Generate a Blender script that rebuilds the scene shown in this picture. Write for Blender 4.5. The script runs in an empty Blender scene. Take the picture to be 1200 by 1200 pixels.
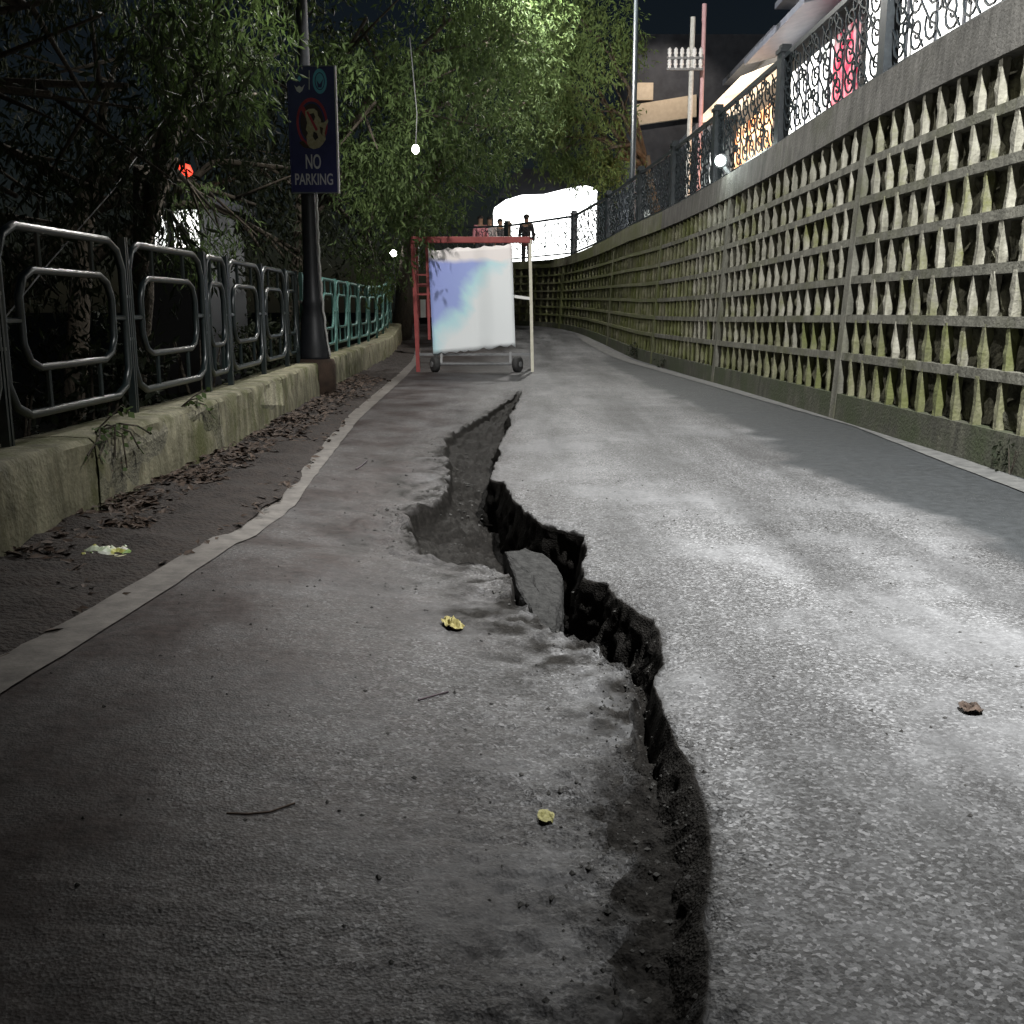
import bpy, bmesh, math, random
import numpy as np
from mathutils import Vector, Matrix
random.seed(7); RNG = np.random.default_rng(7)
R = math.radians
S = bpy.context.scene
COL = S.collection
H = 1.1                                   # camera height, metres
PITCH = math.atan(0.2)

# ------------------------------------------------------------------ camera
cam = bpy.data.cameras.new('camera'); camo = bpy.data.objects.new('camera', cam); COL.objects.link(camo)
cam.sensor_width = 36; cam.lens = 36; cam.clip_start = 0.05; cam.clip_end = 2000
camo.location = (0, 0, H); camo.rotation_euler = (R(90) - PITCH, 0, 0)
S.camera = camo
# ------------------------------------------------------------------ world (night sky)
w = bpy.data.worlds.new('World'); S.world = w; w.use_nodes = True
nt = w.node_tree; bg = nt.nodes['Background']
sky = nt.nodes.new('ShaderNodeTexSky'); sky.sky_type = 'NISHITA'; sky.sun_disc = False
sky.sun_elevation = R(20); sky.sun_rotation = R(200)
nt.links.new(sky.outputs[0], bg.inputs[0]); bg.inputs[1].default_value = 0.002
# faint added fill light from no visible source
sl = bpy.data.lights.new('fill_sun', 'SUN'); sl.energy = 0.02; sl.angle = R(10); sl.color = (1, .97, .9)
so = bpy.data.objects.new('fill_sun', sl); COL.objects.link(so); so.rotation_euler = (R(70), 0, R(20))
S.view_settings.view_transform = 'Standard'; S.view_settings.look = 'None'
S.cycles.max_bounces = 5; S.cycles.diffuse_bounces = 2; S.cycles.glossy_bounces = 2
S.view_settings.exposure = 0; S.view_settings.gamma = 1
P_NEAR, P_FAR, P_LANT = 7300, 3300, 1250     # watts of the street lamps

# ------------------------------------------------------------------ helpers
sp, cp = math.sin(PITCH), math.cos(PITCH)
def ray(px, py):
    u = (px - 600) / 1200; v = (py - 600) / 1200
    return u, cp - v * sp, -(sp + v * cp)
def G(px, py, z=0.0):                       # photo pixel -> point on a level plane
    a, b, c = ray(px, py); t = (z - H) / c
    return a * t, b * t
def PY(px, py, Y):                          # photo pixel -> point at a known distance Y
    a, b, c = ray(px, py); t = Y / b
    return Vector((a * t, Y, H + c * t))
def smooth(e0, e1, x):
    t = np.clip((x - e0) / (e1 - e0), 0, 1); return t * t * (3 - 2 * t)
def gz(Y): return 0.5 * H * smooth(19 * H, 30 * H, np.asarray(Y, float))   # the road climbs at the bend
def hash2(i, j, s):
    n = np.sin(i * 127.1 + j * 311.7 + s * 74.7) * 43758.5453
    return n - np.floor(n)
def vnoise(x, y, s=0.0):
    x = np.asarray(x, float); y = np.asarray(y, float)
    i = np.floor(x); j = np.floor(y); f = x - i; g = y - j
    f = f * f * (3 - 2 * f); g = g * g * (3 - 2 * g)
    a = hash2(i, j, s); b = hash2(i + 1, j, s); c = hash2(i, j + 1, s); d = hash2(i + 1, j + 1, s)
    return (a * (1 - f) + b * f) * (1 - g) + (c * (1 - f) + d * f) * g - 0.5
def fbm(x, y, s=0.0, o=4):
    r = 0; a = 1.0
    for k in range(o):
        r = r + a * vnoise(np.asarray(x) * 2 ** k, np.asarray(y) * 2 ** k, s + k * 3.3); a *= .5
    return r

def tag(o, label=None, cat=None, group=None, kind=None):
    if label: o['label'] = label
    if cat: o['category'] = cat
    if group: o['group'] = group
    if kind: o['kind'] = kind
    return o
def empty(name, loc, label, cat, group=None):
    o = bpy.data.objects.new(name, None); COL.objects.link(o); o.location = loc
    o.empty_display_size = .1
    return tag(o, label, cat, group)
def link(name, me, m=None, parent=None, loc=None):
    o = bpy.data.objects.new(name, me); COL.objects.link(o)
    if m and not me.materials: me.materials.append(m)
    if parent:
        o.parent = parent
        # geometry below is given in world space; parents are unrotated
        base = Vector(parent.location)
        if parent.parent: base = base + Vector(parent.parent.location)
        o.location = (Vector(loc) if loc is not None else Vector((0, 0, 0))) - base
    elif loc is not None: o.location = loc
    return o
class MB:
    def __init__(s): s.v = []; s.f = []
    def hexa(s, c):                          # 8 corners: bottom 4 (ccw), top 4
        n = len(s.v); s.v += [tuple(p) for p in c]
        s.f += [tuple(n + k for k in q) for q in ((3, 2, 1, 0), (4, 5, 6, 7), (0, 1, 5, 4), (1, 2, 6, 5), (2, 3, 7, 6), (3, 0, 4, 7))]
        return s
    def box(s, x0, x1, y0, y1, z0, z1):
        return s.hexa([(x0, y0, z0), (x1, y0, z0), (x1, y1, z0), (x0, y1, z0), (x0, y0, z1), (x1, y0, z1), (x1, y1, z1), (x0, y1, z1)])
    def tube(s, pts, r, closed=False, n=6, cap=True):
        pts = [Vector(p) for p in pts]; N = len(pts); base = len(s.v)
        rr = r if hasattr(r, '__len__') else [r] * N
        prev = None
        for i, p in enumerate(pts):
            a = pts[(i - 1) % N] if closed or i > 0 else p
            b = pts[(i + 1) % N] if closed or i < N - 1 else p
            t = (b - a)
            if t.length < 1e-9: t = Vector((0, 0, 1))
            t.normalize()
            if prev is None:
                ref = Vector((0, 0, 1)) if abs(t.z) < .8 else Vector((1, 0, 0))
                prev = t.cross(ref).normalized()
            u = (prev - t * prev.dot(t))
            if u.length < 1e-6: u = t.cross(Vector((0.3, 0.5, .8)))
            u.normalize(); prev = u; v = t.cross(u)
            for k in range(n):
                an = 2 * math.pi * k / n + math.pi / n
                s.v.append(tuple(p + (u * math.cos(an) + v * math.sin(an)) * rr[i]))
        for i in range(N if closed else N - 1):
            for k in range(n):
                j = (i + 1) % N
                s.f.append((base + i * n + k, base + i * n + (k + 1) % n, base + j * n + (k + 1) % n, base + j * n + k))
        if cap and not closed:
            s.f.append(tuple(base + k for k in reversed(range(n)))); s.f.append(tuple(base + (N - 1) * n + k for k in range(n)))
        return s
    def lathe(s, prof, c=(0, 0, 0), n=16):
        base = len(s.v)
        for r, z in prof:
            for k in range(n):
                a = 2 * math.pi * k / n
                s.v.append((c[0] + r * math.cos(a), c[1] + r * math.sin(a), c[2] + z))
        for i in range(len(prof) - 1):
            for k in range(n):
                s.f.append((base + i * n + k, base + i * n + (k + 1) % n, base + (i + 1) * n + (k + 1) % n, base + (i + 1) * n + k))
        s.f.append(tuple(base + k for k in reversed(range(n)))); s.f.append(tuple(base + (len(prof) - 1) * n + k for k in range(n)))
        return s
    def prism(s, poly, y0, y1):              # polygon in XZ extruded along Y
        n = len(poly); b = len(s.v)
        s.v += [(x, y0, z) for x, z in poly] + [(x, y1, z) for x, z in poly]
        s.f.append(tuple(b + k for k in range(n))); s.f.append(tuple(b + n + k for k in reversed(range(n))))
        for k in range(n): s.f.append((b + k, b + n + k, b + n + (k + 1) % n, b + (k + 1) % n))
        return s
    def mesh(s, name, m=None, sm=False):
        me = bpy.data.meshes.new(name); me.from_pydata(s.v, [], s.f); me.update()
        if m: me.materials.append(m)
        if sm: me.polygons.foreach_set('use_smooth', [True] * len(me.polygons))
        return me
    def build(s, name, m, parent=None, sm=False, bevel=0):
        me = s.mesh(name, m, sm); o = link(name, me, None, parent)
        if bevel:
            b = o.modifiers.new('bevel', 'BEVEL'); b.width = bevel; b.segments = 2; b.limit_method = 'ANGLE'
        return o
def grid_mesh(name, V, m=None, sm=True):     # V: (rows, cols, 3)
    r, c = V.shape[:2]
    idx = np.arange(r * c).reshape(r, c)
    f = np.stack([idx[:-1, :-1], idx[:-1, 1:], idx[1:, 1:], idx[1:, :-1]], -1).reshape(-1, 4)
    return raw_mesh(name, V.reshape(-1, 3), f, m, sm)
def raw_mesh(name, v, f, m=None, sm=True):
    me = bpy.data.meshes.new(name); n = len(f); k = f.shape[1]
    me.vertices.add(len(v)); me.vertices.foreach_set('co', np.ascontiguousarray(v, dtype=np.float32).ravel())
    me.loops.add(n * k); me.loops.foreach_set('vertex_index', f.astype(np.int32).ravel())
    me.polygons.add(n); me.polygons.foreach_set('loop_start', np.arange(0, n * k, k, dtype=np.int32))
    me.polygons.foreach_set('loop_total', np.full(n, k, dtype=np.int32))
    me.polygons.foreach_set('use_smooth', np.full(n, sm))
    me.update(calc_edges=True); me.validate()
    if m: me.materials.append(m)
    return me

# ------------------------------------------------------------------ materials
def newmat(name):
    m = bpy.data.materials.new(name); m.use_nodes = True
    t = m.node_tree; b = t.nodes['Principled BSDF']
    return m, t, b
def N(t, typ, **kw):
    n = t.nodes.new(typ)
    for k, v in kw.items():
        if k in n.inputs: n.inputs[k].default_value = v
        else: setattr(n, k, v)
    return n
def ramp(t, fac, stops):
    r = t.nodes.new('ShaderNodeValToRGB'); t.links.new(fac, r.inputs[0])
    e = r.color_ramp.elements
    while len(e) < len(stops): e.new(.5)
    for el, (p, c) in zip(e, stops):
        el.position = p; el.color = (*c, 1) if len(c) == 3 else c
    return r
def mixc(t, fac, a, b, mode='MIX'):
    m = t.nodes.new('ShaderNodeMix'); m.data_type = 'RGBA'; m.blend_type = mode
    for s, x in ((m.inputs[0], fac), (m.inputs[6], a), (m.inputs[7], b)):
        if isinstance(x, (int, float)): s.default_value = x
        elif isinstance(x, tuple): s.default_value = (*x, 1)
        else: t.links.new(x, s)
    return m.outputs[2]
def pmat(name, c1, c2, scale=6, rough=.7, bump=.3, bscale=None, metallic=0, stretch=(1, 1, 1), dist=.01, spec=.5):
    m, t, b = newmat(name)
    g = N(t, 'ShaderNodeNewGeometry'); mp = N(t, 'ShaderNodeMapping'); mp.inputs['Scale'].default_value = stretch
    t.links.new(g.outputs['Position'], mp.inputs[0])
    n = N(t, 'ShaderNodeTexNoise', Scale=scale, Detail=8.0, Roughness=.65); t.links.new(mp.outputs[0], n.inputs['Vector'])
    r = ramp(t, n.outputs[0], [(.3, c1), (.7, c2)]); t.links.new(r.outputs[0], b.inputs['Base Color'])
    b.inputs['Roughness'].default_value = rough; b.inputs['Metallic'].default_value = metallic
    b.inputs['Specular IOR Level'].default_value = spec
    if bump:
        n2 = N(t, 'ShaderNodeTexNoise', Scale=bscale or scale * 5, Detail=6.0); t.links.new(g.outputs['Position'], n2.inputs['Vector'])
        bp = N(t, 'ShaderNodeBump', Strength=bump, Distance=dist); t.links.new(n2.outputs[0], bp.inputs['Height']); t.links.new(bp.outputs[0], b.inputs['Normal'])
    return m
def emat(name, c1, strength, c2=None, scale=1.5):
    m, t, b = newmat(name)
    b.inputs['Base Color'].default_value = (*c1, 1)
    b.inputs['Emission Strength'].default_value = strength
    if c2:
        g = N(t, 'ShaderNodeNewGeometry'); n = N(t, 'ShaderNodeTexNoise', Scale=scale, Detail=3.0); t.links.new(g.outputs['Position'], n.inputs['Vector'])
        r = ramp(t, n.outputs[0], [(.4, c1), (.6, c2)]); t.links.new(r.outputs[0], b.inputs['Emission Color'])
    else: b.inputs['Emission Color'].default_value = (*c1, 1)
    return m
def leafmat(name, c1, c2):
    m, t, b = newmat(name)
    g = N(t, 'ShaderNodeNewGeometry'); n = N(t, 'ShaderNodeTexNoise', Scale=1.3, Detail=4.0); t.links.new(g.outputs['Position'], n.inputs['Vector'])
    n2 = N(t, 'ShaderNodeTexNoise', Scale=9.0, Detail=2.0); t.links.new(g.outputs['Position'], n2.inputs['Vector'])
    a = N(t, 'ShaderNodeMath', operation='ADD'); t.links.new(n.outputs[0], a.inputs[0]); t.links.new(n2.outputs[0], a.inputs[1])
    h = N(t, 'ShaderNodeMath', operation='MULTIPLY'); h.inputs[1].default_value = .5; t.links.new(a.outputs[0], h.inputs[0])
    r = ramp(t, h.outputs[0], [(.36, c1), (.64, c2)]); t.links.new(r.outputs[0], b.inputs['Base Color'])
    b.inputs['Roughness'].default_value = .65; b.inputs['Specular IOR Level'].default_value = .25
    tr = N(t, 'ShaderNodeBsdfTranslucent'); t.links.new(r.outputs[0], tr.inputs[0])
    mx = N(t, 'ShaderNodeMixShader'); mx.inputs[0].default_value = .3
    t.links.new(b.outputs[0], mx.inputs[1]); t.links.new(tr.outputs[0], mx.inputs[2])
    t.links.new(mx.outputs[0], t.nodes['Material Output'].inputs[0])
    return m
def roadmat():
    m, t, b = newmat('asphalt')
    g = N(t, 'ShaderNodeNewGeometry'); P = g.outputs['Position']
    def noise(sc, det=6.0, ro=.6, vec=P):
        n = N(t, 'ShaderNodeTexNoise', Scale=sc, Detail=det, Roughness=ro); t.links.new(vec, n.inputs['Vector']); return n.outputs[0]
    vo = N(t, 'ShaderNodeTexVoronoi', Scale=120.0); t.links.new(P, vo.inputs['Vector'])     # aggregate
    sep = N(t, 'ShaderNodeSeparateColor'); t.links.new(vo.outputs['Color'], sep.inputs[0])
    agg = ramp(t, sep.outputs[0], [(0.0, (.013, .0132, .0136)), (.3, (.034, .0345, .0355)), (.65, (.10, .102, .105)), (.88, (.16, .163, .167)), (1.0, (.30, .303, .31))])
    fine = ramp(t, noise(260, 3.0), [(.3, (.04, .04, .04)), (.7, (.16, .16, .158))])
    agg2 = mixc(t, .25, agg.outputs[0], fine.outputs[0])
    # worn, dusty, smoother areas
    dustn = noise(.95, 9.0, .7)
    dmask = ramp(t, dustn, [(.47, (0, 0, 0)), (.60, (1, 1, 1))])
    dustc = ramp(t, noise(30, 5.0), [(.3, (.105, .107, .11)), (.7, (.165, .168, .172))])
    dm = N(t, 'ShaderNodeMath', operation='MULTIPLY'); dm.inputs[1].default_value = .72; t.links.new(dmask.outputs[0], dm.inputs[0])
    c = mixc(t, dm.outputs[0], agg2, dustc.outputs[0])
    # tyre-darkened streaks along the road
    mp = N(t, 'ShaderNodeMapping'); mp.inputs['Scale'].default_value = (1.6, .25, 1); t.links.new(P, mp.inputs[0])
    st = ramp(t, noise(1.3, 5.0, .6, mp.outputs[0]), [(.35, (.48, .48, .48)), (.65, (1.25, 1.25, 1.25))])
    c = mixc(t, 1.0, c, st.outputs[0], 'MULTIPLY')
    # mud from the verge side, deepened to paint in the left lane's weaker light
    sx = N(t, 'ShaderNodeSeparateXYZ'); t.links.new(P, sx.inputs[0])
    mr = N(t, 'ShaderNodeMapRange'); t.links.new(sx.outputs[0], mr.inputs[0])
    mr.inputs[1].default_value = .35; mr.inputs[2].default_value = -1.0
    mn = N(t, 'ShaderNodeMath', operation='MULTIPLY_ADD'); t.links.new(noise(1.8, 6.0), mn.inputs[0]); mn.inputs[1].default_value = 1.5; mn.inputs[2].default_value = .1
    mm = N(t, 'ShaderNodeMath', operation='MULTIPLY', use_clamp=True); t.links.new(mr.outputs[0], mm.inputs[0]); t.links.new(mn.outputs[0], mm.inputs[1])
    m2 = N(t, 'ShaderNodeMath', operation='MULTIPLY'); m2.inputs[1].default_value = .92; t.links.new(mm.outputs[0], m2.inputs[0])
    mud_dim = ramp(t, noise(22, 6.0), [(.3, (.015, .0112, .0103)), (.7, (.05, .0375, .0345))])
    c = mixc(t, m2.outputs[0], c, mud_dim.outputs[0])
    # darker strip along the wall
    pt = N(t, 'ShaderNodeAttribute', attribute_name='dark_strip')
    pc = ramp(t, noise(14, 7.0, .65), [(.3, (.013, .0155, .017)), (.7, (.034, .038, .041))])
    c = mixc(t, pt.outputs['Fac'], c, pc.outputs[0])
    # broken inside of the crack, soil darkened further to paint in its shade
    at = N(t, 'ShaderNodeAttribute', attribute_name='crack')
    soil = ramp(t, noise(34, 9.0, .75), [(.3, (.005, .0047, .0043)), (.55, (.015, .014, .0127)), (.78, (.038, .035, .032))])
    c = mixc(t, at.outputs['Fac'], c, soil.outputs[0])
    t.links.new(c, b.inputs['Base Color'])
    ro = N(t, 'ShaderNodeMapRange'); t.links.new(dm.outputs[0], ro.inputs[0]); ro.inputs[3].default_value = .62; ro.inputs[4].default_value = .74
    t.links.new(ro.outputs[0], b.inputs['Roughness'])
    spx = N(t, 'ShaderNodeMath', operation='MAXIMUM'); t.links.new(m2.outputs[0], spx.inputs[0]); t.links.new(at.outputs['Fac'], spx.inputs[1])
    spm = N(t, 'ShaderNodeMapRange'); t.links.new(spx.outputs[0], spm.inputs[0]); spm.inputs[3].default_value = .4; spm.inputs[4].default_value = .04; t.links.new(spm.outputs[0], b.inputs['Specular IOR Level'])
    # bumps: aggregate, less where dusty
    inv = N(t, 'ShaderNodeMath', operation='SUBTRACT'); inv.inputs[0].default_value = 1.0; dmx = N(t, 'ShaderNodeMath', operation='MAXIMUM'); t.links.new(dm.outputs[0], dmx.inputs[0]); t.links.new(m2.outputs[0], dmx.inputs[1]); t.links.new(dmx.outputs[0], inv.inputs[1])
    v2 = N(t, 'ShaderNodeTexVoronoi', Scale=130.0); t.links.new(P, v2.inputs['Vector'])
    ht = N(t, 'ShaderNodeMath', operation='MULTIPLY_ADD'); t.links.new(noise(120, 4.0), ht.inputs[0]); ht.inputs[1].default_value = 1.2; t.links.new(v2.outputs['Distance'], ht.inputs[2])
    bp = N(t, 'ShaderNodeBump', Distance=.004); t.links.new(inv.outputs[0], bp.inputs['Strength']); t.links.new(ht.outputs[0], bp.inputs['Height'])
    b2 = N(t, 'ShaderNodeBump', Strength=.4, Distance=.02); t.links.new(noise(9, 5.0), b2.inputs['Height']); t.links.new(bp.outputs[0], b2.inputs['Normal'])
    t.links.new(b2.outputs[0], b.inputs['Normal'])
    return m
M = {}
M['road'] = roadmat()
M['paint'] = pmat('worn_line_paint', (.045, .039, .034), (.15, .136, .121), 9, .7, .4, 70, dist=.004)
M['paint_r'] = pmat('worn_line_paint_grey', (.045, .047, .046), (.13, .13, .125), 9, .7, .4, 70, dist=.004)
M['soil'] = pmat('verge_soil', (.009, .006, .005), (.034, .024, .019), 12, .9, .9, 45, dist=.03)
def mossmat(name, a, bcol, moss, zs=.6, msc=2.2, mlo=.45, mhi=.62, rough=.85):
    m, t, b = newmat(name)
    g = N(t, 'ShaderNodeNewGeometry'); P = g.outputs['Position']
    mp = N(t, 'ShaderNodeMapping'); mp.inputs['Scale'].default_value = (1, 1, zs); t.links.new(P, mp.inputs[0])
    n1 = N(t, 'ShaderNodeTexNoise', Scale=7.0, Detail=9.0, Roughness=.68); t.links.new(mp.outputs[0], n1.inputs['Vector'])
    base = ramp(t, n1.outputs[0], [(.3, a), (.68, bcol)])
    mp2 = N(t, 'ShaderNodeMapping'); mp2.inputs['Scale'].default_value = (4, 4, .6); t.links.new(P, mp2.inputs[0])
    st = N(t, 'ShaderNodeTexNoise', Scale=2.5, Detail=6.0, Roughness=.6); t.links.new(mp2.outputs[0], st.inputs['Vector'])
    str_ = ramp(t, st.outputs[0], [(.35, (.4, .4, .37)), (.6, (1, 1, 1))])
    c = mixc(t, .85, base.outputs[0], str_.outputs[0], 'MULTIPLY')
    n2 = N(t, 'ShaderNodeTexNoise', Scale=msc, Detail=8.0, Roughness=.7); t.links.new(P, n2.inputs['Vector'])
    mk = ramp(t, n2.outputs[0], [(mlo, (0, 0, 0)), (mhi, (1, 1, 1))])
    c = mixc(t, mk.outputs[0], c, moss)
    t.links.new(c, b.inputs['Base Color']); b.inputs['Roughness'].default_value = rough
    n3 = N(t, 'ShaderNodeTexNoise', Scale=40.0, Detail=7.0); t.links.new(P, n3.inputs['Vector'])
    bp = N(t, 'ShaderNodeBump', Strength=.7, Distance=.012); t.links.new(n3.outputs[0], bp.inputs['Height']); t.links.new(bp.outputs[0], b.inputs['Normal'])
    return m
M['parapet'] = mossmat('weathered_parapet', (.13, .122, .075), (.36, .34, .23), (.10, .105, .04), .8, 2.2, .48, .62)
M['wall'] = mossmat('wall_concrete', (.085, .085, .066), (.18, .176, .145), (.062, .066, .025), .7, 1.1, .48, .68)
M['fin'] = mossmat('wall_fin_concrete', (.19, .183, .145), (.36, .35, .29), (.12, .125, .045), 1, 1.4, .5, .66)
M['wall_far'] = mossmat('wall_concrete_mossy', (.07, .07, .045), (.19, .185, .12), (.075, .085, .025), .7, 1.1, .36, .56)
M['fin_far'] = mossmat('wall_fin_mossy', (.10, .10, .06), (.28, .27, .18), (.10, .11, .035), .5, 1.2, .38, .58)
M['cap_far'] = mossmat('wall_cap_mossy', (.09, .09, .06), (.2, .195, .14), (.08, .09, .03), .5, 1.0, .42, .6)
M['cap'] = mossmat('wall_cap_concrete', (.06, .058, .052), (.14, .135, .122), (.05, .054, .03), .5, .8, .55, .75)
M['plinth'] = mossmat('wall_plinth_mossy', (.035, .036, .026), (.085, .085, .06), (.03, .04, .014), .5, 1.5, .4, .6)
M['back'] = pmat('wall_cavity_earth', (.02, .021, .013), (.19, .185, .125), 9, .95, .9, 30, dist=.03)
M['iron'] = pmat('dimmed_teal_iron_paint', (.009, .015, .016), (.022, .034, .035), 20, .32, .1, 80, spec=.9)  # the far run's teal paint, darkened to stand for unlit faces
M['iron2'] = pmat('teal_iron_paint', (.05, .14, .125), (.12, .25, .22), 20, .38, .1, 80)
M['iron3'] = pmat('black_iron_paint', (.012, .016, .02), (.03, .04, .045), 20, .4, .1, 80)
M['post'] = pmat('black_post_paint', (.008, .009, .012), (.018, .02, .024), 15, .45, .1, 60)
M['stud'] = pmat('bare_steel_stud', (.35, .36, .36), (.5, .5, .5), 20, .35, 0, metallic=.3)
M['brown'] = pmat('brown_stone_pedestal', (.03, .02, .014), (.08, .05, .034), 10, .85, .5, 50)
M['navy'] = pmat('navy_sign_face', (.022, .024, .11), (.034, .036, .15), 8, .45, 0)
M['white'] = pmat('white_paint', (.62, .62, .6), (.78, .78, .76), 10, .5, .05, 60)
M['signwhite'] = pmat('sign_white', (.5, .5, .55), (.65, .65, .7), 10, .5, 0)
M['lightblue'] = pmat('sign_light_blue', (.08, .32, .48), (.12, .42, .6), 10, .5, 0)
M['signred'] = pmat('sign_red', (.28, .02, .05), (.38, .04, .07), 10, .5, 0)
M['cream'] = pmat('torn_cream_sticker', (.3, .26, .15), (.5, .45, .33), 40, .6, .1)
M['dark'] = pmat('dark_print', (.02, .016, .02), (.05, .03, .04), 10, .6, 0)
M['pale_tube'] = pmat('pale_tube_paint', (.4, .4, .38), (.6, .6, .57), 12, .4, .1)
M['red'] = pmat('barricade_red', (.2, .032, .032), (.3, .06, .055), 10, .5, .15)
M['yellow'] = pmat('barricade_pale_yellow', (.5, .48, .38), (.64, .62, .52), 10, .5, .15)
M['rubber'] = pmat('rubber', (.02, .02, .02), (.04, .04, .04), 20, .8, .2)
M['steel'] = pmat('grey_steel', (.12, .125, .13), (.2, .205, .21), 15, .5, .1)
M['bark'] = pmat('bark', (.03, .024, .018), (.09, .075, .055), 10, .9, .8, 25, stretch=(1, 1, .3), dist=.03)
M['leaf_dark'] = leafmat('leaf_dark', (.007, .011, .005), (.022, .029, .013))  # darker leaf copy, the unlit look of the foliage put into its colour
M['leaf'] = leafmat('leaf_olive', (.032, .056, .018), (.095, .14, .045))
M['leaf_lit'] = leafmat('leaf_lit', (.06, .1, .03), (.15, .21, .07))  # paler leaf copy, the nearby lamp's brightness painted in
M['litter'] = pmat('dry_leaf', (.022, .014, .01), (.085, .055, .037), 30, .8, 0)
M['yleaf'] = pmat('yellow_leaf', (.2, .17, .05), (.36, .32, .13), 30, .7, .1)
M['hill'] = pmat('dark_hillside', (.01, .012, .006), (.03, .034, .018), 2, .95, .8, 8, dist=.1)
M['upper'] = pmat('upper_paving', (.08, .08, .078), (.14, .14, .135), 4, .8, .3)
M['render'] = pmat('rendered_wall', (.2, .2, .2), (.32, .31, .3), 2, .85, .2)
M['darkwall'] = pmat('dark_facade', (.03, .034, .045), (.06, .066, .08), 2, .85, .2)
M['roofmetal'] = pmat('grey_metal_roof', (.09, .1, .13), (.16, .17, .2), 3, .5, .2)
M['beige'] = pmat('beige_signboard', (.5, .42, .32), (.62, .54, .43), 5, .7, .05)
M['pink'] = pmat('pink_pole_paint', (.5, .3, .32), (.62, .4, .42), 5, .6, .1)
M['insul'] = pmat('porcelain', (.6, .6, .6), (.75, .75, .75), 5, .3, 0)
M['skin'] = pmat('skin', (.28, .17, .11), (.34, .21, .14), 5, .6, 0)
M['hair'] = pmat('black_hair', (.012, .01, .01), (.02, .018, .016), 20, .6, 0)
M['cloth_white'] = pmat('pale_shirt', (.55, .5, .5), (.65, .6, .6), 8, .85, .1)
M['cloth_pink'] = pmat('pink_top', (.5, .18, .22), (.6, .26, .3), 8, .85, .1)
M['cloth_dark'] = pmat('dark_jacket', (.02, .02, .026), (.04, .04, .05), 8, .85, .1)
M['cloth_grey'] = pmat('grey_cloth', (.08, .085, .1), (.14, .145, .16), 8, .85, .1)
M['lamp_w'] = emat('lamp_lens', (1, .97, .9), 18)
M['lamp_flood'] = emat('flood_lens', (.85, 1, .95), 30)
M['lamp_red'] = emat('red_lamp', (1, .06, .03), 2.2)
M['win_white'] = emat('shop_light_white', (1, .98, .95), 3.2, (.4, .42, .4), 2.2)
M['win_warm'] = emat('shop_light_orange', (1, .7, .4), 2.6, (.75, .22, .07), 2.0)
M['win_red'] = emat('shop_light_red', (.75, .04, .1), .7, (.9, .8, .78), 4)
M['win_dim'] = emat('shop_light_dim', (.35, .38, .36), .6, (.05, .06, .07), 2.5)
M['eave'] = emat('lit_eave', (1, .9, .72), 1.2, (.8, .62, .42), 1.0)  # shop light falling on the awning, put in as its own glow
M['tent'] = emat('floodlit_canopy_glow', (.97, 1, .98), 5)  # floodlit fabric, its brightness put in as emission
def boardmat():
    m, t, b = newmat('barricade_poster')
    tc = N(t, 'ShaderNodeTexCoord'); s = N(t, 'ShaderNodeSeparateXYZ'); t.links.new(tc.outputs['Generated'], s.inputs[0])
    n = N(t, 'ShaderNodeTexNoise', Scale=2.2, Detail=4.0); t.links.new(tc.outputs['Generated'], n.inputs['Vector'])
    a = N(t, 'ShaderNodeMath', operation='SUBTRACT'); t.links.new(s.outputs[2], a.inputs[0]); t.links.new(s.outputs[0], a.inputs[1])
    a2 = N(t, 'ShaderNodeMath', operation='MULTIPLY_ADD'); t.links.new(n.outputs[0], a2.inputs[0]); a2.inputs[1].default_value = .55; t.links.new(a.outputs[0], a2.inputs[2])
    r = ramp(t, a2.outputs[0], [(.12, (.8, .84, .86)), (.34, (.52, .78, .85)), (.52, (.33, .41, .78)), (1.0, (.3, .36, .76))])
    top = N(t, 'ShaderNodeMath', operation='MULTIPLY_ADD'); t.links.new(n.outputs[0], top.inputs[0]); top.inputs[1].default_value = .12; t.links.new(s.outputs[2], top.inputs[2])
    tm = ramp(t, top.outputs[0], [(.88, (0, 0, 0)), (.93, (1, 1, 1))])
    c = mixc(t, tm.outputs[0], r.outputs[0], (.88, .83, .82))
    t.links.new(c, b.inputs['Base Color']); b.inputs['Roughness'].default_value = .5
    return m
M['poster'] = boardmat()

# ------------------------------------------------------------------ plan curves (metres)
def dense(pts, k=24):
    p = np.array(pts, float) * H; P0 = np.vstack([2 * p[0] - p[1], p, 2 * p[-1] - p[-2]]); out = []
    for i in range(1, len(P0) - 2):
        for t in np.linspace(0, 1, k, endpoint=False):
            a, b, c, d = P0[i - 1:i + 3]
            out.append(.5 * (2 * b + (c - a) * t + (2 * a - 5 * b + 4 * c - d) * t * t + (3 * b - a - 3 * c + d) * t ** 3))
    out.append(p[-1]); return np.array(out)
class Path:
    def __init__(s, pts):
        s.p = dense(pts); d = np.linalg.norm(np.diff(s.p, axis=0), axis=1); s.s = np.concatenate([[0], np.cumsum(d)]); s.L = s.s[-1]
    def pos(s, u): return np.stack([np.interp(u, s.s, s.p[:, 0]), np.interp(u, s.s, s.p[:, 1])], -1)
    def tan(s, u):
        a = s.pos(np.asarray(u) - .15); b = s.pos(np.asarray(u) + .15); d = b - a
        return d / np.linalg.norm(d, axis=-1, keepdims=True)
    def left(s, u): t = s.tan(u); return np.stack([-t[..., 1], t[..., 0]], -1)
    def sY(s, Y): return float(np.interp(Y, s.p[:, 1], s.s))
    def X(s, Y): return np.interp(Y, s.p[:, 1], s.p[:, 0])
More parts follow.
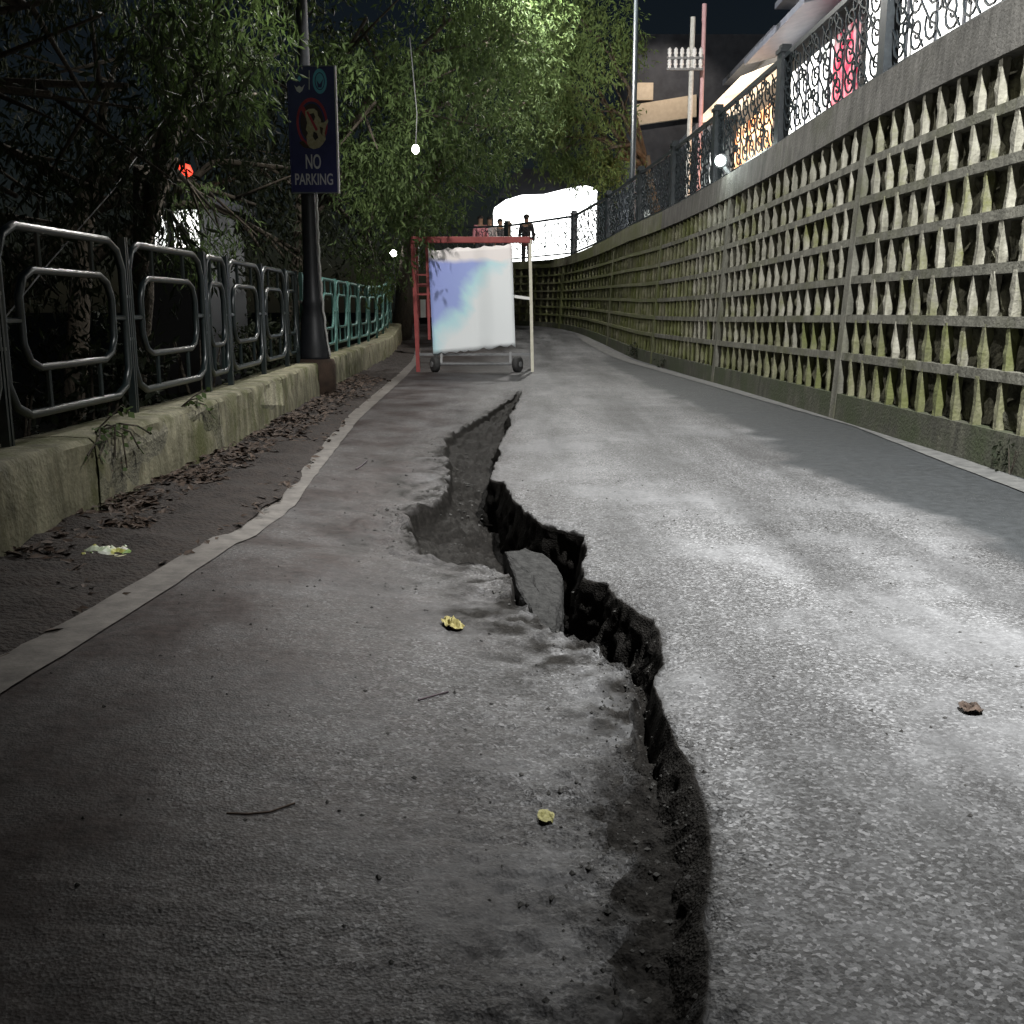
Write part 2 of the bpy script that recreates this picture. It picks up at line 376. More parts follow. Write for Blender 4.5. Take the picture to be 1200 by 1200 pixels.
WALL = Path([(3.1, -6), (3.1, -1), (3.1, 4), (3.05, 6), (2.97, 8), (2.86, 11), (2.66, 15), (2.4, 20), (2.0, 24), (1.3, 27.5), (.2, 29.3), (-2, 30.8), (-6, 32)])
KERB = Path([(-2.02, -6), (-2.02, 0), (-2.0, 4), (-1.97, 7), (-2.04, 9), (-2.15, 11.7), (-2.33, 17.5), (-2.45, 22), (-2.8, 26), (-4, 30), (-7, 33)])

# ------------------------------------------------------------------ road with the crack
RE = [(612, 458), (609, 466), (604, 477), (597, 484), (600, 495), (591, 509), (584, 520), (587, 530), (578, 548), (576, 557), (590, 562), (601, 578), (620, 597),
      (638, 610), (684, 624), (688, 639), (681, 655), (686, 671), (714, 680), (722, 695), (745, 707), (765, 718), (778, 740), (779, 765), (770, 795), (782, 830),
      (796, 860), (815, 895), (830, 930), (837, 958), (838, 980), (833, 1010), (832, 1060), (831, 1143), (830, 1260)]
LE = [(611, 458), (604, 466), (592, 475), (576, 484), (545, 500), (520, 516), (523, 545), (526, 570), (505, 584), (476, 592), (472, 610), (486, 634), (520, 646), (560, 652), (590, 662),
      (600, 690), (632, 716), (672, 738), (712, 765), (742, 790), (746, 830), (744, 860), (730, 885), (718, 915), (722, 960), (735, 1000), (722, 1060), (714, 1143), (708, 1260)]
def curve(pts, z):
    q = sorted([G(x, y, z)[::-1] for x, y in pts]); return np.array(q)
cR, cL = curve(RE, 0), curve(LE, -.05)
YN, YF = cR[0, 0], cR[-1, 0]
pyk = np.array([455, 462, 490, 530, 560, 600, 640, 700, 760, 830, 920, 1000, 1150, 1260])
Yk = np.array([G(600, p)[1] for p in pyk])[::-1]
Dk = np.array([0, .07, .17, .24, .34, .42, .40, .28, .22, .15, .115, .10, .10, .09])[::-1]      # depth of the floor under the right lip
Sk = np.array([0, .015, .04, .055, .08, .10, .10, .09, .085, .085, .08, .075, .075, .06])[::-1]    # how far the left slab has sunk
def xR(Y): return np.interp(Y, cR[:, 0], cR[:, 1]) + .022 * vnoise(np.asarray(Y) * 7, 3.3, 1) + .012 * vnoise(np.asarray(Y) * 19, 7.3, 2) + .005 * vnoise(np.asarray(Y) * 60, 1.3, 3)
def xL(Y):
    b = np.interp(Y, cL[:, 0], cL[:, 1]) + .06 * vnoise(np.asarray(Y) * 9, 5.1, 4) + .03 * vnoise(np.asarray(Y) * 30, 2.3, 5)
    return np.minimum(b, xR(Y) - .03)
def fade(Y): return smooth(.5, 1.0, Y) * (1 - smooth(YF - .3, YF + .4, Y))
def sag(x, Y):
    d = xL(Y) - x
    return -np.interp(Y, Yk, Sk) * fade(Y) * (1 - smooth(0, 1.25, d))
def road_z(x, Y): return gz(Y) + np.where(x < xL(Y), sag(x, Y), 0.0)
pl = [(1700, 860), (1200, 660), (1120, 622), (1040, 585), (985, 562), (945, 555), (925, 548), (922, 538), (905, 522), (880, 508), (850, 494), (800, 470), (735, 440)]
pa = np.array([G(*p) for p in pl]); pa = pa[np.argsort(pa[:, 1])]      # edge of the darker strip along the wall
pr = np.arange(1262, 452, -1.25)
Ys = np.concatenate([np.linspace(-6, .5, 14), np.linspace(.6, G(600, 1262)[1] - .01, 60), [G(600, p)[1] for p in pr], np.linspace(G(600, 452)[1] + .1, 35, 90)])
tl = (np.linspace(0, 1, 120)); tl = 1 - (1 - tl) ** 1.9
tr_ = np.linspace(0, 1, 120) ** 1.9
nc = 44
rows = []; crk = []; pat = []
for Y in Ys:
    a, b = float(xL(Y)), float(xR(Y)); D = float(np.interp(Y, Yk, Dk) * fade(Y)); Sg = float(np.interp(Y, Yk, Sk) * fade(Y)); w_ = b - a
    XL, XR = float(KERB.X(Y)) - .12, float(WALL.X(Y)) + .12
    if XR < XL + .3: XR = XL + .3
    if a < XL + .1 or b > XR - .1: a, b = XL + (XR - XL) * .45, XL + (XR - XL) * .46
    xl = XL + (a - XL) * tl; xr = b + (XR - b) * tr_
    nr = float(1 - smooth(2.6, 4.6, Y)); fw = min(.05 + .07 * nr, .4 * w_)
    xm = np.concatenate([np.linspace(a, b - fw, nc - 12)[1:], np.linspace(b - fw, b, 13)[1:-1]])
    g_ = float(gz(Y)); fa = float(fade(Y))
    dl = a - xl
    zl = g_ + sag(xl, Y) + fa * np.exp(-dl / .35) * (.045 * fbm(xl * 7, np.full_like(xl, Y * 7), 11) + .02 * fbm(xl * 30, np.full_like(xl, Y * 30), 12))
    zl += .002 * fbm(xl * 2, np.full_like(xl, Y * 2), 2, 2)
    dr = xr - b
    zr = g_ + fa * np.exp(-dr / .10) * (-.02 + .03 * fbm(xr * 14, np.full_like(xr, Y * 14), 21)) + .002 * fbm(xr * 2, np.full_like(xr, Y * 2), 2, 2) * np.minimum(1, dr * 3)
    c = (xm - a) / max(w_, 1e-6)
    rise = nr * (.35 * smooth(0, .2, c) + .65 * smooth(.0, .95, c)) + (1 - nr) * (.45 * smooth(0, .10, c) + .25 * smooth(.05, .45, c) + .3 * smooth(.35, .85, c))
    fl = -Sg + (-D + Sg) * rise
    lump = .05 * fbm(xm * 9, np.full_like(xm, Y * 9), 31) + .03 * fbm(xm * 28, np.full_like(xm, Y * 28), 32)
    zm = fl + fa * lump * np.minimum(1, D / .15)
    face = np.clip((xm - (b - fw)) / max(fw, 1e-6), 0, 1)
    prof = np.interp(face, [0, .25, .6, .85, 1], [0, .35, .7, .92, 1.0])
    zm = g_ + zm * (1 - prof) + (-.01 * fa) * prof
    xm = xm + fa * np.where(face > 0, (1 - face) * fw * 1.5 * (1 - .75 * nr) * fbm(np.full_like(xm, Y * 22), zm * 26, 61, 4), 0)
    x = np.concatenate([xl, xm, xr]); z = np.concatenate([zl, zm, zr])
    mid_ = float(smooth(2.4, 3.6, Y) * (1 - smooth(7.5, 9.5, Y)))
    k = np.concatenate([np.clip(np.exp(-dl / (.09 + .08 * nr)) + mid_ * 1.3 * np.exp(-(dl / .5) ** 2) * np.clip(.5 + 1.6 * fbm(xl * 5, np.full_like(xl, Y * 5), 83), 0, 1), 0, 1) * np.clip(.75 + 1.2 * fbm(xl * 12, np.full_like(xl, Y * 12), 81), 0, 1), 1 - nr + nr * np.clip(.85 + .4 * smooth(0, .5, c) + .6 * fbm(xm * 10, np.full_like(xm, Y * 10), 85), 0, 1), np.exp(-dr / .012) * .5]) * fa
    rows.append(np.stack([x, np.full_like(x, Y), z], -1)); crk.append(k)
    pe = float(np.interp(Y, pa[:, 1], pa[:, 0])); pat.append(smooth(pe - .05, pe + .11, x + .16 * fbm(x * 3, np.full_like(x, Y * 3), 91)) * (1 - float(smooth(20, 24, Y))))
# a crumbly sideways jog so that the lip is not a row-wise sawtooth
V = np.array(rows); K = np.array(crk)
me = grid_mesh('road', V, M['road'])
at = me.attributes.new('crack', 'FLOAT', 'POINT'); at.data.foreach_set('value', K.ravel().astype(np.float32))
at = me.attributes.new('dark_strip', 'FLOAT', 'POINT'); at.data.foreach_set('value', np.array(pat).ravel().astype(np.float32))
tag(link('road', me), kind='structure', label='grey asphalt road split lengthwise by a deep jagged crack')

def strip(name, LP, RP, m, dz, n=160, kind='structure', label=None, jit=.005):
    a = np.array([G(*p) for p in LP]); b = np.array([G(*p) for p in RP])
    def res(q):
        q = q[np.argsort(q[:, 1])]; Y = np.linspace(0, 1, n); s = np.concatenate([[0], np.cumsum(np.linalg.norm(np.diff(q, axis=0), axis=1))]); s /= s[-1]
        return np.stack([np.interp(Y, s, q[:, 0]), np.interp(Y, s, q[:, 1])], -1)
    a, b = res(a), res(b)
    ys = a[:, 1] * 5
    a[:, 0] += jit * 2 * fbm(ys, ys * 0 + 1, 3); b[:, 0] += jit * 2 * fbm(ys, ys * 0 + 9, 5)
    V = np.zeros((n, 7, 3))
    for i in range(7):
        q = a + (b - a) * i / 6; V[:, i, :2] = q; V[:, i, 2] = road_z(q[:, 0], q[:, 1]) + dz
    return tag(link(name, grid_mesh(name, V, m)), kind=kind, label=label)
LL = [(-420, 1000), (0, 770), (100, 718), (200, 660), (300, 598), (345, 560), (383, 515), (411, 485), (465, 440), (482, 424), (488, 414)]
LR = [(-420, 1075), (0, 815), (90, 760), (200, 690), (302, 620), (352, 578), (392, 527), (420, 492), (474, 443), (490, 425), (494, 415)]
strip('edge_line', LL, LR, M['paint'], .006, label='worn off-white edge line beside the muddy verge')
RL = [(1700, 800), (1200, 578), (1100, 540), (1000, 500), (900, 472), (800, 443), (722, 421), (682, 411), (662, 403), (652, 397)]
RR = [(1700, 775), (1200, 563), (1100, 529), (1000, 491), (900, 466), (800, 439), (728, 419), (688, 409), (668, 402), (656, 396)]
strip('edge_line', RL, RR, M['paint_r'], .007, label='worn pale edge line along the foot of the grid wall')

# muddy verge between the edge line and the parapet
n = 420; Yv = np.linspace(-5, 25, n); V = np.zeros((n, 26, 3))
la = np.array([G(*p) for p in LL]); la = la[np.argsort(la[:, 1])]
vx = np.interp(Yv, la[:, 1], la[:, 0]) + .03 + .05 * fbm(Yv * 3, Yv * 0, 4); kx = KERB.X(Yv) - .05
vx = np.where(Yv > la[-1, 1], np.interp(Yv, [la[-1, 1], 25], [la[-1, 0], KERB.X(25) + .1]), vx)
for i in range(26):
    f = i / 25; x = kx + (vx - kx) * f; V[:, i, 0] = x; V[:, i, 1] = Yv
    V[:, i, 2] = gz(Yv) + .004 + (1 - f) ** .6 * .05 + (1 - f ** 4) * (.05 * fbm(x * 3, Yv * 3, 9) + .03 * fbm(x * 12, Yv * 12, 10)) * .9 - f ** 8 * .012
verge = V
tag(link('verge', grid_mesh('verge', V, M['soil'])), kind='structure', label='brown muddy verge littered with dead leaves')
def verge_z(x, Y):
    j = int(np.clip(round((Y + 5) / 30 * (n - 1)), 0, n - 1)); r = verge[j]; return float(np.interp(x, r[:, 0], r[:, 2]))

# ------------------------------------------------------------------ terrain
Yt = np.linspace(-8, 60, 70); V = np.zeros((70, 12, 3)); off = [0, .4, 1.2, 2.5, 4, 7, 11, 18, 30, 60, 120, 300]; dz = [.28, .1, -.3, -.9, -1.6, -2.6, -3.6, -4.6, -5.2, -5.6, -6, -6]
kx = np.where(Yt > 33, KERB.X(33), KERB.X(Yt)) - .3
for i in range(12):
    V[:, i, 0] = kx - off[i]; V[:, i, 1] = Yt * (1 + off[i] / 60); V[:, i, 2] = dz[i] + np.minimum(gz(Yt), .5) + (.25 * fbm(V[:, i, 0] * .5, Yt * .5, 6) if i > 1 else 0)
tag(link('hillside', grid_mesh('hillside', V, M['hill'])), kind='structure', label='dark slope falling away behind the iron railing')
g = MB(); g.v = [(-900, -900, -6.6), (900, -900, -6.6), (900, 1500, -6.6), (-900, 1500, -6.6)]; g.f = [(0, 1, 2, 3)]
tag(g.build('ground', M['hill']), kind='structure', label='dark valley floor far below')

# ------------------------------------------------------------------ grid retaining wall
BAT = .06
def ztop(Y): return H * np.interp(np.asarray(Y) / H, [-6, 9, 13, 15, 17.5, 20, 22, 24, 28, 40], [2.97, 2.92, 2.75, 2.69, 2.65, 2.64, 2.62, 2.5, 2.26, 2.2])
def W(u, t, d):                              # u along the wall, t 0..1 up, d out towards the road
    p = WALL.pos(u); nl = WALL.left(u); zb = float(gz(p[1])) - .05; zt = float(ztop(p[1])); z = zb + t * (zt - zb)
    q = p + nl * (d - BAT * (z - zb)); return Vector((q[0], q[1], z))
u_p = WALL.sY(9.35 * H); BAY = 4.6 * H; u0 = u_p - 2 * BAY; NB = int((WALL.L - u0) / BAY)
wall = empty('retaining_wall', W(u_p, 0, 0), 'tall mossy concrete retaining wall built as a grid of cells', 'wall')
def wstrip(ua, ub, ta, tb, da, db, k=4):
    mb = MB(); us = np.linspace(ua, ub, k + 1)
    for i in range(k + 1):
        for (t, d) in ((ta, da), (ta, db), (tb, db), (tb, da)): mb.v.append(tuple(W(us[i], t, d)))
    for i in range(k):
        for j in range(4): mb.f.append((i * 4 + j, i * 4 + (j + 1) % 4, i * 4 + 4 + (j + 1) % 4, i * 4 + 4 + j))
    mb.f += [(3, 2, 1, 0), tuple(k * 4 + j for j in range(4))]
    return mb
T0, T1 = .095, .885; NR = 7; rowh = (T1 - T0) / NR; BT = .0115
FV = []; FM0 = []
for kf in range(9):
    rr = random.Random(kf); mb = MB(); L = 6
    w0 = rr.uniform(.045, .062)
    for i in range(L):
        z = i / (L - 1); wob = rr.uniform(-.003, .003); bulge = rr.uniform(0, .03) * math.sin(math.pi * z)
        mb.v += [(-w0 / 2 + wob, .0 + rr.uniform(-.004, .003), z), (w0 / 2 + wob + bulge, rr.uniform(-.015, .0), z), (w0 / 2 + wob + bulge * .6, -.10 + rr.uniform(-.03, .03), z), (-w0 / 2 + wob + rr.uniform(-.004, .012), -.06 + rr.uniform(-.012, .012), z)]
    for i in range(L - 1):
        for j in range(4): mb.f.append((i * 4 + j, i * 4 + (j + 1) % 4, i * 4 + 4 + (j + 1) % 4, i * 4 + 4 + j))
    mb.f += [(3, 2, 1, 0), tuple((L - 1) * 4 + j for j in range(4))]
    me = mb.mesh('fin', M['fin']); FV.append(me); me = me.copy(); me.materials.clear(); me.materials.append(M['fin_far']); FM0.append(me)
far = MB(); nfin = 0; NF = 16
def fin_mat(u, t0, t1, rr):
    a, b_ = W(u, t0, -.004), W(u, t1, -.004); up = b_ - a; tn = WALL.tan(u); nl = WALL.left(u)
    m = Matrix.Identity(4); tx = Vector((tn[0], tn[1], 0)); ny = Vector((nl[0], nl[1], 0))
    for i in range(3): m[i][0] = tx[i] * rr.uniform(.85, 1.25); m[i][1] = ny[i]; m[i][2] = up[i] + tx[i] * rr.uniform(-.022, .022); m[i][3] = a[i]
    return m
rr = random.Random(3); cells = []
for b_ in range(NB):
    ua = u0 + b_ * BAY; ub = ua + BAY
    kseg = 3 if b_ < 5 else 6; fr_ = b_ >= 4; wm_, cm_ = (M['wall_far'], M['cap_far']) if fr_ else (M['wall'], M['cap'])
    pil = wstrip(ua - .07, ua + .07, 0, T1 + .004, -.30, .012, 1).build('pilaster', wm_, wall)
    wstrip(ua + .002, ub - .002, T1, 1, -.34, .03, kseg).build('coping', cm_, wall)
    wstrip(ua + .072, ub - .072, 0, T0, -.3, .006, kseg).build('plinth', M['plinth'], wall)
    for r in range(1, NR):
        t = T0 + r * rowh; wstrip(ua + .072, ub - .072, t - BT, t + BT, -.14, rr.uniform(.002, .009), kseg).build('beam', wm_, wall)
    for c in range(1, NF):
        for r in range(NR):
            u = ua + c * BAY / NF + rr.uniform(-.02, .02); cells.append((b_, c, u, r))
cells = [q for q in cells if W(q[2], 0, 0)[1] > 4.2]
cells.sort(key=lambda q: W(q[2], 0, 0)[1])
for i, (b_, c, u, r) in enumerate(cells):
    ta = T0 + r * rowh + (BT if r else 0) - .006; tb = T0 + (r + 1) * rowh - (BT if r < NR - 1 else 0) + .006
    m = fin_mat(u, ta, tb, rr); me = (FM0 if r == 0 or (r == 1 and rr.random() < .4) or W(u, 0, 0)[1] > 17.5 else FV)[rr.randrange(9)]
    if nfin < 294:
        o = bpy.data.objects.new('fin', me); COL.objects.link(o); o.parent = wall
        o.matrix_local = Matrix.Translation(-Vector(wall.location)) @ m; nfin += 1
    else:
        n0 = len(far.v)
        for v in me.vertices: far.v.append(tuple(m @ v.co))
        for p in me.polygons: far.f.append(tuple(n0 + k for k in p.vertices))
tag(far.build('far_fins', M['fin_far'], wall), kind='stuff')
us = np.arange(u0, u0 + NB * BAY, .07); ts = np.linspace(0, T1 + .01, 56); V = np.zeros((len(us), len(ts), 3))
pp = WALL.pos(us); nl = WALL.left(us); zb = gz(pp[:, 1]) - .05; zt = ztop(pp[:, 1])
for j, t in enumerate(ts):
    z = zb + t * (zt - zb); d = -.125 + .12 * fbm(us * 5, np.full_like(us, t * 16), 41, 3) + .05 * fbm(us * 16, np.full_like(us, t * 50), 42, 2)
    q = pp + nl * (d - BAT * (z - zb))[:, None]; V[:, j, :2] = q; V[:, j, 2] = z
o = link('cavity_backing', grid_mesh('cavity_backing', V, M['back']), None, wall)
# upper terrace behind the wall
V = np.zeros((len(us[::8]), 8, 3)); offs = [.2, 1, 2.5, 5, 9, 20, 50, 120]
for i, u in enumerate(us[::8]):
    for j, d in enumerate(offs):
        p = WALL.pos(u) - WALL.left(u) * (d + BAT * 3.3); V[i, j] = (p[0], p[1], float(ztop(WALL.pos(u)[1])) - .03)
tag(link('upper_road', grid_mesh('upper_road', V, M['upper'])), kind='structure', label='upper road at the top of the grid wall')
UZ = float(ztop(25)) - .03

# ------------------------------------------------------------------ ornate railing on top of the wall
orn = empty('ornate_railing', W(u_p, 1, -.15), 'dark ornate cast iron railing along the top of the grid wall', 'railing')
RH = 1.0 * H; RB = 3.0 * H
rr = random.Random(11)
sc = MB()
def spiral(cx, cz, r, turns, a0, sgn):
    pts = []
    for k in range(15):
        f = k / 14; a = a0 + sgn * f * turns * 2 * math.pi; q = r * (1 - .78 * f); pts.append((cx + q * math.cos(a), 0, cz + q * math.sin(a)))
    sc.tube(pts, .0115, n=4, cap=False)
LW = RB - .2
for i in range(9):
    for j in range(3):
        cx = -LW / 2 + LW * (i + .5) / 9; cz = .13 + (RH - .2) * (j + .5) / 3
        sg_ = 1 if (i + j) % 2 else -1
        spiral(cx + rr.uniform(-.02, .02), cz, .155, 1.35, (i + j) % 2 * math.pi + .6, sg_)
        spiral(cx + sg_ * .1, cz + .12, .08, 1.0, 1.2 + i, -sg_)
        sc.tube([(cx - .17, 0, cz - .15), (cx - .05, 0, cz - .02), (cx + .06, 0, cz + .03), (cx + .18, 0, cz + .16)], .011, n=4, cap=False)
SCM = sc.mesh('scroll_panel', M['iron3'])
pm = MB(); pm.box(-.085, .085, -.07, .07, -.06, RH + .05); PM = pm.mesh('railing_post', M['iron3'])
fm = MB(); fm.box(-.105, .105, -.09, .09, RH + .051, RH + .1); fm.box(-.07, .07, -.06, .06, RH + .1, RH + .15); FM = fm.mesh('finial', M['iron3'])
uu = WALL.sY(12.4 * H) - 4 * RB; k = 0; post_u = []
while uu < WALL.L - 2:
    post_u.append(uu); uu += RB
for i, u in enumerate(post_u):
    a = W(u, 1, -.15); tn = WALL.tan(u); ang = math.atan2(tn[1], tn[0])
    po = bpy.data.objects.new('railing_post', PM); COL.objects.link(po); po.parent = orn; po.location = a - Vector(orn.location); po.rotation_euler = (0, 0, ang)
    fo = bpy.data.objects.new('finial', FM); COL.objects.link(fo); fo.parent = po
    if i + 1 < len(post_u):
        b_ = W(post_u[i + 1], 1, -.15); d = b_ - a; L = d.length; mid = (a + b_) / 2; e = d.normalized()
        bx_ = MB(); bx_.tube([a + Vector((0, 0, RH)), b_ + Vector((0, 0, RH))], .04, n=4); bx_.build('top_rail', M['iron3'], orn)
        bx_ = MB(); bx_.tube([a + Vector((0, 0, .09)), b_ + Vector((0, 0, .09))], .03, n=4); bx_.build('bottom_rail', M['iron3'], orn)
        q = bpy.data.objects.new('scroll_panel', SCM); COL.objects.link(q); q.parent = orn
        m = Matrix.Identity(4); side = Vector((-e.y, e.x, 0)).normalized()
        for r_ in range(3): m[r_][0] = d[r_] / RB; m[r_][1] = side[r_]; m[r_][2] = (0, 0, 1)[r_]; m[r_][3] = mid[r_] - orn.location[r_]
        q.matrix_local = m

# ------------------------------------------------------------------ parapet and green railing on the left
PZ = .39 * H
def parapet(name, Ya, Yb, label, seams):
    o = empty(name, (float(KERB.X((Ya + Yb) / 2)) - .15, (Ya + Yb) / 2, 0), label, 'wall')
    cuts = [Ya] + seams + [Yb]
    for a, b_ in zip(cuts[:-1], cuts[1:]):
        a2, b2 = a + .009, b_ - .009; k = max(3, int((b2 - a2) / .06)); us = np.linspace(KERB.sY(a2), KERB.sY(b2), k)
        prof = [(0, -.1), (.0, .15), (-.006, PZ * .6), (-.01, PZ - .025), (-.03, PZ), (-.2, PZ + .006), (-.4, PZ - .01), (-.42, PZ - .04), (-.42, -.3)]
        V = np.zeros((k, len(prof), 3)); p = KERB.pos(us); nl = KERB.left(us)
        for j, (d, z) in enumerate(prof):
            dd = d + .018 * fbm(us * 2.5, np.full_like(us, z * 8), 51) + .006 * fbm(us * 12, np.full_like(us, z * 30), 52)
            zz = z + (.012 * fbm(us * 1.5, np.full_like(us, d * 6), 53) if 2 < j < 7 else 0)
            V[:, j, :2] = p - nl * dd[:, None]; V[:, j, 2] = zz + gz(p[:, 1])
        me = grid_mesh('block', V[:, ::-1], M['parapet'], True)
        bm = bmesh.new(); bm.from_mesh(me); bmesh.ops.holes_fill(bm, edges=[e for e in bm.edges if e.is_boundary], sides=0); bmesh.ops.recalc_face_normals(bm, faces=bm.faces[:]); bm.to_mesh(me); bm.free(); me.set_sharp_from_angle(angle=R(40))
        link('wall_block', me, None, o)
    return o
YP = 11.75 * H                               # lamp post
parapet('parapet_wall', 1.2, YP - .32, 'low stained yellowish parapet under the dark railing panels', [3.4, 5.35, 7.6, 10.1])
parapet('parapet_wall', YP + .30, 31, 'low pale parapet under the teal railing beyond the lamp post', [15.6, 18.4, 21.5, 25])
def rail_run(name, panels, mat_, label, posts=True):
    mid = panels[len(panels) // 2][0]
    root = empty(name, (float(KERB.X(mid)) - .28, mid, PZ), label, 'railing')
    for (a, b_) in panels:
        p0 = KERB.pos(KERB.sY(a)) + KERB.left(KERB.sY(a)) * .27; p1 = KERB.pos(KERB.sY(b_)) + KERB.left(KERB.sY(b_)) * .27
        L = float(np.linalg.norm(p1 - p0)); e = (p1 - p0) / L; za, zb_ = float(gz(a)), float(gz(b_))
        def Q(u, z): return (p0[0] + e[0] * u, p0[1] + e[1] * u, z * H + za + (zb_ - za) * u / L)
        def ring(ua, ub, z0, z1, ch, cz):
            return [Q(ua + ch, z1), Q(ub - ch, z1), Q(ub - ch * .35, z1 - cz * .3), Q(ub, z1 - cz), Q(ub, z0 + cz), Q(ub - ch * .35, z0 + cz * .3), Q(ub - ch, z0), Q(ua + ch, z0), Q(ua + ch * .35, z0 + cz * .3), Q(ua, z0 + cz), Q(ua, z1 - cz), Q(ua + ch * .35, z1 - cz * .3)]
        ch = min(.2, L * .16); r = .024
        pn = MB().tube(ring(.05, L - .05, .51, 1.36, ch, .15), r, True, 8).build('panel', mat_, root, True)
        iw = L * .13 + .03
        MB().tube(ring(iw, L - iw, .72, 1.17, ch * .8, .12), r * .9, True, 8).build('inner_ring', mat_, pn, True)
        for f in (.3, .7):
            MB().tube([Q(L * f, 1.165), Q(L * f, 1.36)], .015, n=6).build('spacer', mat_, pn)
            MB().tube([Q(L * f, .51), Q(L * f, .72)], .015, n=6).build('spacer', mat_, pn)
        MB().tube([Q(.05, .94), Q(iw, .94)], .017, n=6).build('spacer', mat_, pn); MB().tube([Q(L - iw, .94), Q(L - .05, .94)], .017, n=6).build('spacer', mat_, pn)
        ps = [(0.0, p0, za)] + ([(L, p1, zb_)] if (a, b_) == panels[-1] else [])
        for (u, p, z) in ps:
            po = MB(); hw = .022
            for off in (-.016, .016):
                c = np.array(p) + e * off; nn = np.array([-e[1], e[0]]) * hw; t = e * .009
                cs = [c - t - nn, c + t - nn, c + t + nn, c - t + nn]
                po.hexa([(q[0], q[1], z + PZ - .03) for q in cs] + [(q[0], q[1], z + 1.39 * H) for q in cs])
            po = po.build('post', mat_, root)
            for zz in (.82, 1.06):
                MB().tube([(p[0] - e[0] * .055, p[1] - e[1] * .055, z + zz * H), (p[0] + e[0] * .055, p[1] + e[1] * .055, z + zz * H)], .02, n=8).build('stud', M['stud'], po)
    return root
near = [(1.35 * H, 2.95 * H), (2.95 * H, 4.52 * H), (4.52 * H, 6.02 * H), (6.02 * H, 7.56 * H), (7.56 * H, 8.27 * H), (8.27 * H, 9.64 * H), (9.64 * H, 10.9 * H), (10.9 * H, 11.6 * H)]
rail_run('iron_railing', near, M['iron'], 'shade-darkened teal railing of rounded frames on the stained parapet')
Yf = [11.95 * H + k * 1.38 * H for k in range(12)]
rail_run('iron_railing', list(zip(Yf[:-1], Yf[1:])), M['iron2'], 'teal railing of rounded frames beyond the lamp post')

# ------------------------------------------------------------------ lamp post with the sign
def spot(name, loc, power, target, size=150, blend=.6, col=(1, .97, .92), rad=.12):
    l = bpy.data.lights.new(name, 'SPOT'); l.energy = power; l.spot_size = R(size); l.spot_blend = blend; l.color = col; l.shadow_soft_size = rad
    o = bpy.data.objects.new(name, l); COL.objects.link(o); o.location = loc
    o.rotation_euler = (Vector(target) - Vector(loc)).to_track_quat('-Z', 'Y').to_euler(); return o
def point(name, loc, power, col=(1, .97, .92), rad=.1):
    l = bpy.data.lights.new(name, 'POINT'); l.energy = power; l.color = col; l.shadow_soft_size = rad
    o = bpy.data.objects.new(name, l); COL.objects.link(o); o.location = loc; return o
lx = float(KERB.X(YP)) - .10; c0 = (lx, YP, 0)
lp = empty('lamp_post', c0, 'black cast iron lamp post with flared base on a brown pedestal', 'lamp post')
MB().lathe([(.26, -.05), (.26, .40), (.24, .46), (.2, .47)], c0, 20).build('pedestal', M['brown'], lp, True)
MB().lathe([(.2, .46), (.19, .5), (.2, .6), (.165, .75), (.15, .95), (.12, 1.1), (.135, 1.14), (.115, 1.2), (.10, 1.6), (.092, 2.4), (.09, 2.6), (.11, 2.63), (.09, 2.66), (.07, 4.3), (.06, 5.6), (.1, 5.62), (.1, 5.66), (.05, 5.7)], c0, 18).build('pole', M['post'], lp, True)
lan = MB().lathe([(.1, 5.68), (.16, 5.76), (.16, 5.79), (.1, 5.8)], c0, 12).build('lantern', M['post'], lp)
MB().lathe([(.1, 5.8), (.2, 6.15), (.2, 6.2)], c0, 12).build('glass', M['lamp_w'], lan)
MB().lathe([(.24, 6.2), (.24, 6.23), (.12, 6.4), (.03, 6.5), (.02, 6.6)], c0, 12).build('lantern_cap', M['post'], lan)
pts = []
for k in range(40):
    z = .5 + k * .055; r_ = np.interp(z, [.5, .75, .95, 1.1, 1.6, 2.66], [.205, .17, .155, .14, .115, .105])
    pts.append((lx + r_ * .98 + .006 * math.sin(k * 1.7), YP - .05 + .004 * math.cos(k * 2.1), z))
MB().tube(pts, .014, n=6).build('pale_tube', M['pale_tube'], lp, True)  # pale tube added to serve as the pole's lit right edge
spot('lantern_light', (lx + .3, YP, 5.9), P_LANT, (lx + 1.3, YP + .2, 2.9), 165, .5)

SY = YP - .16
a, b_ = PY(337, 78, SY), PY(394, 225, SY)
sx0, sx1, sz0, sz1 = a.x, PY(396, 225, SY).x, b_.z, a.z
sg = empty('no_parking_sign', ((sx0 + sx1) / 2, SY, sz0), 'tall navy no parking signboard fixed to the lamp post', 'sign')
sw, sh = sx1 - sx0, sz1 - sz0
MB().box(sx0, sx1, SY, SY + .05, sz0, sz1).build('board', M['navy'], sg)
fr = [(sx0 - .012, sx0, sz0 - .012, sz1 + .012), (sx1, sx1 + .018, sz0 - .012, sz1 + .012)]
for (x0, x1, z0, z1) in fr: MB().box(x0, x1, SY - .008, SY + .062, z0, z1).build('frame', M['signwhite'] if x0 > sx0 else M['navy'], sg)
for (z0, z1) in ((sz0 - .011, sz0), (sz1, sz1 + .011)): MB().box(sx0, sx1, SY - .007, SY + .06, z0, z1).build('frame', M['roofmetal'], sg)
for z in (sz0 + .25, sz1 - .3): MB().box((sx0 + sx1) / 2 - .06, (sx0 + sx1) / 2 + .2, SY + .05, SY + .14, z, z + .05).build('bracket', M['post'], sg)
def SP(zx, zy):                              # 667x1200 zoom of (320,60)-(420,240) -> sign plane
    p = PY(320 + zx / 6.67, 60 + zy / 6.667, SY); return p.x, p.z
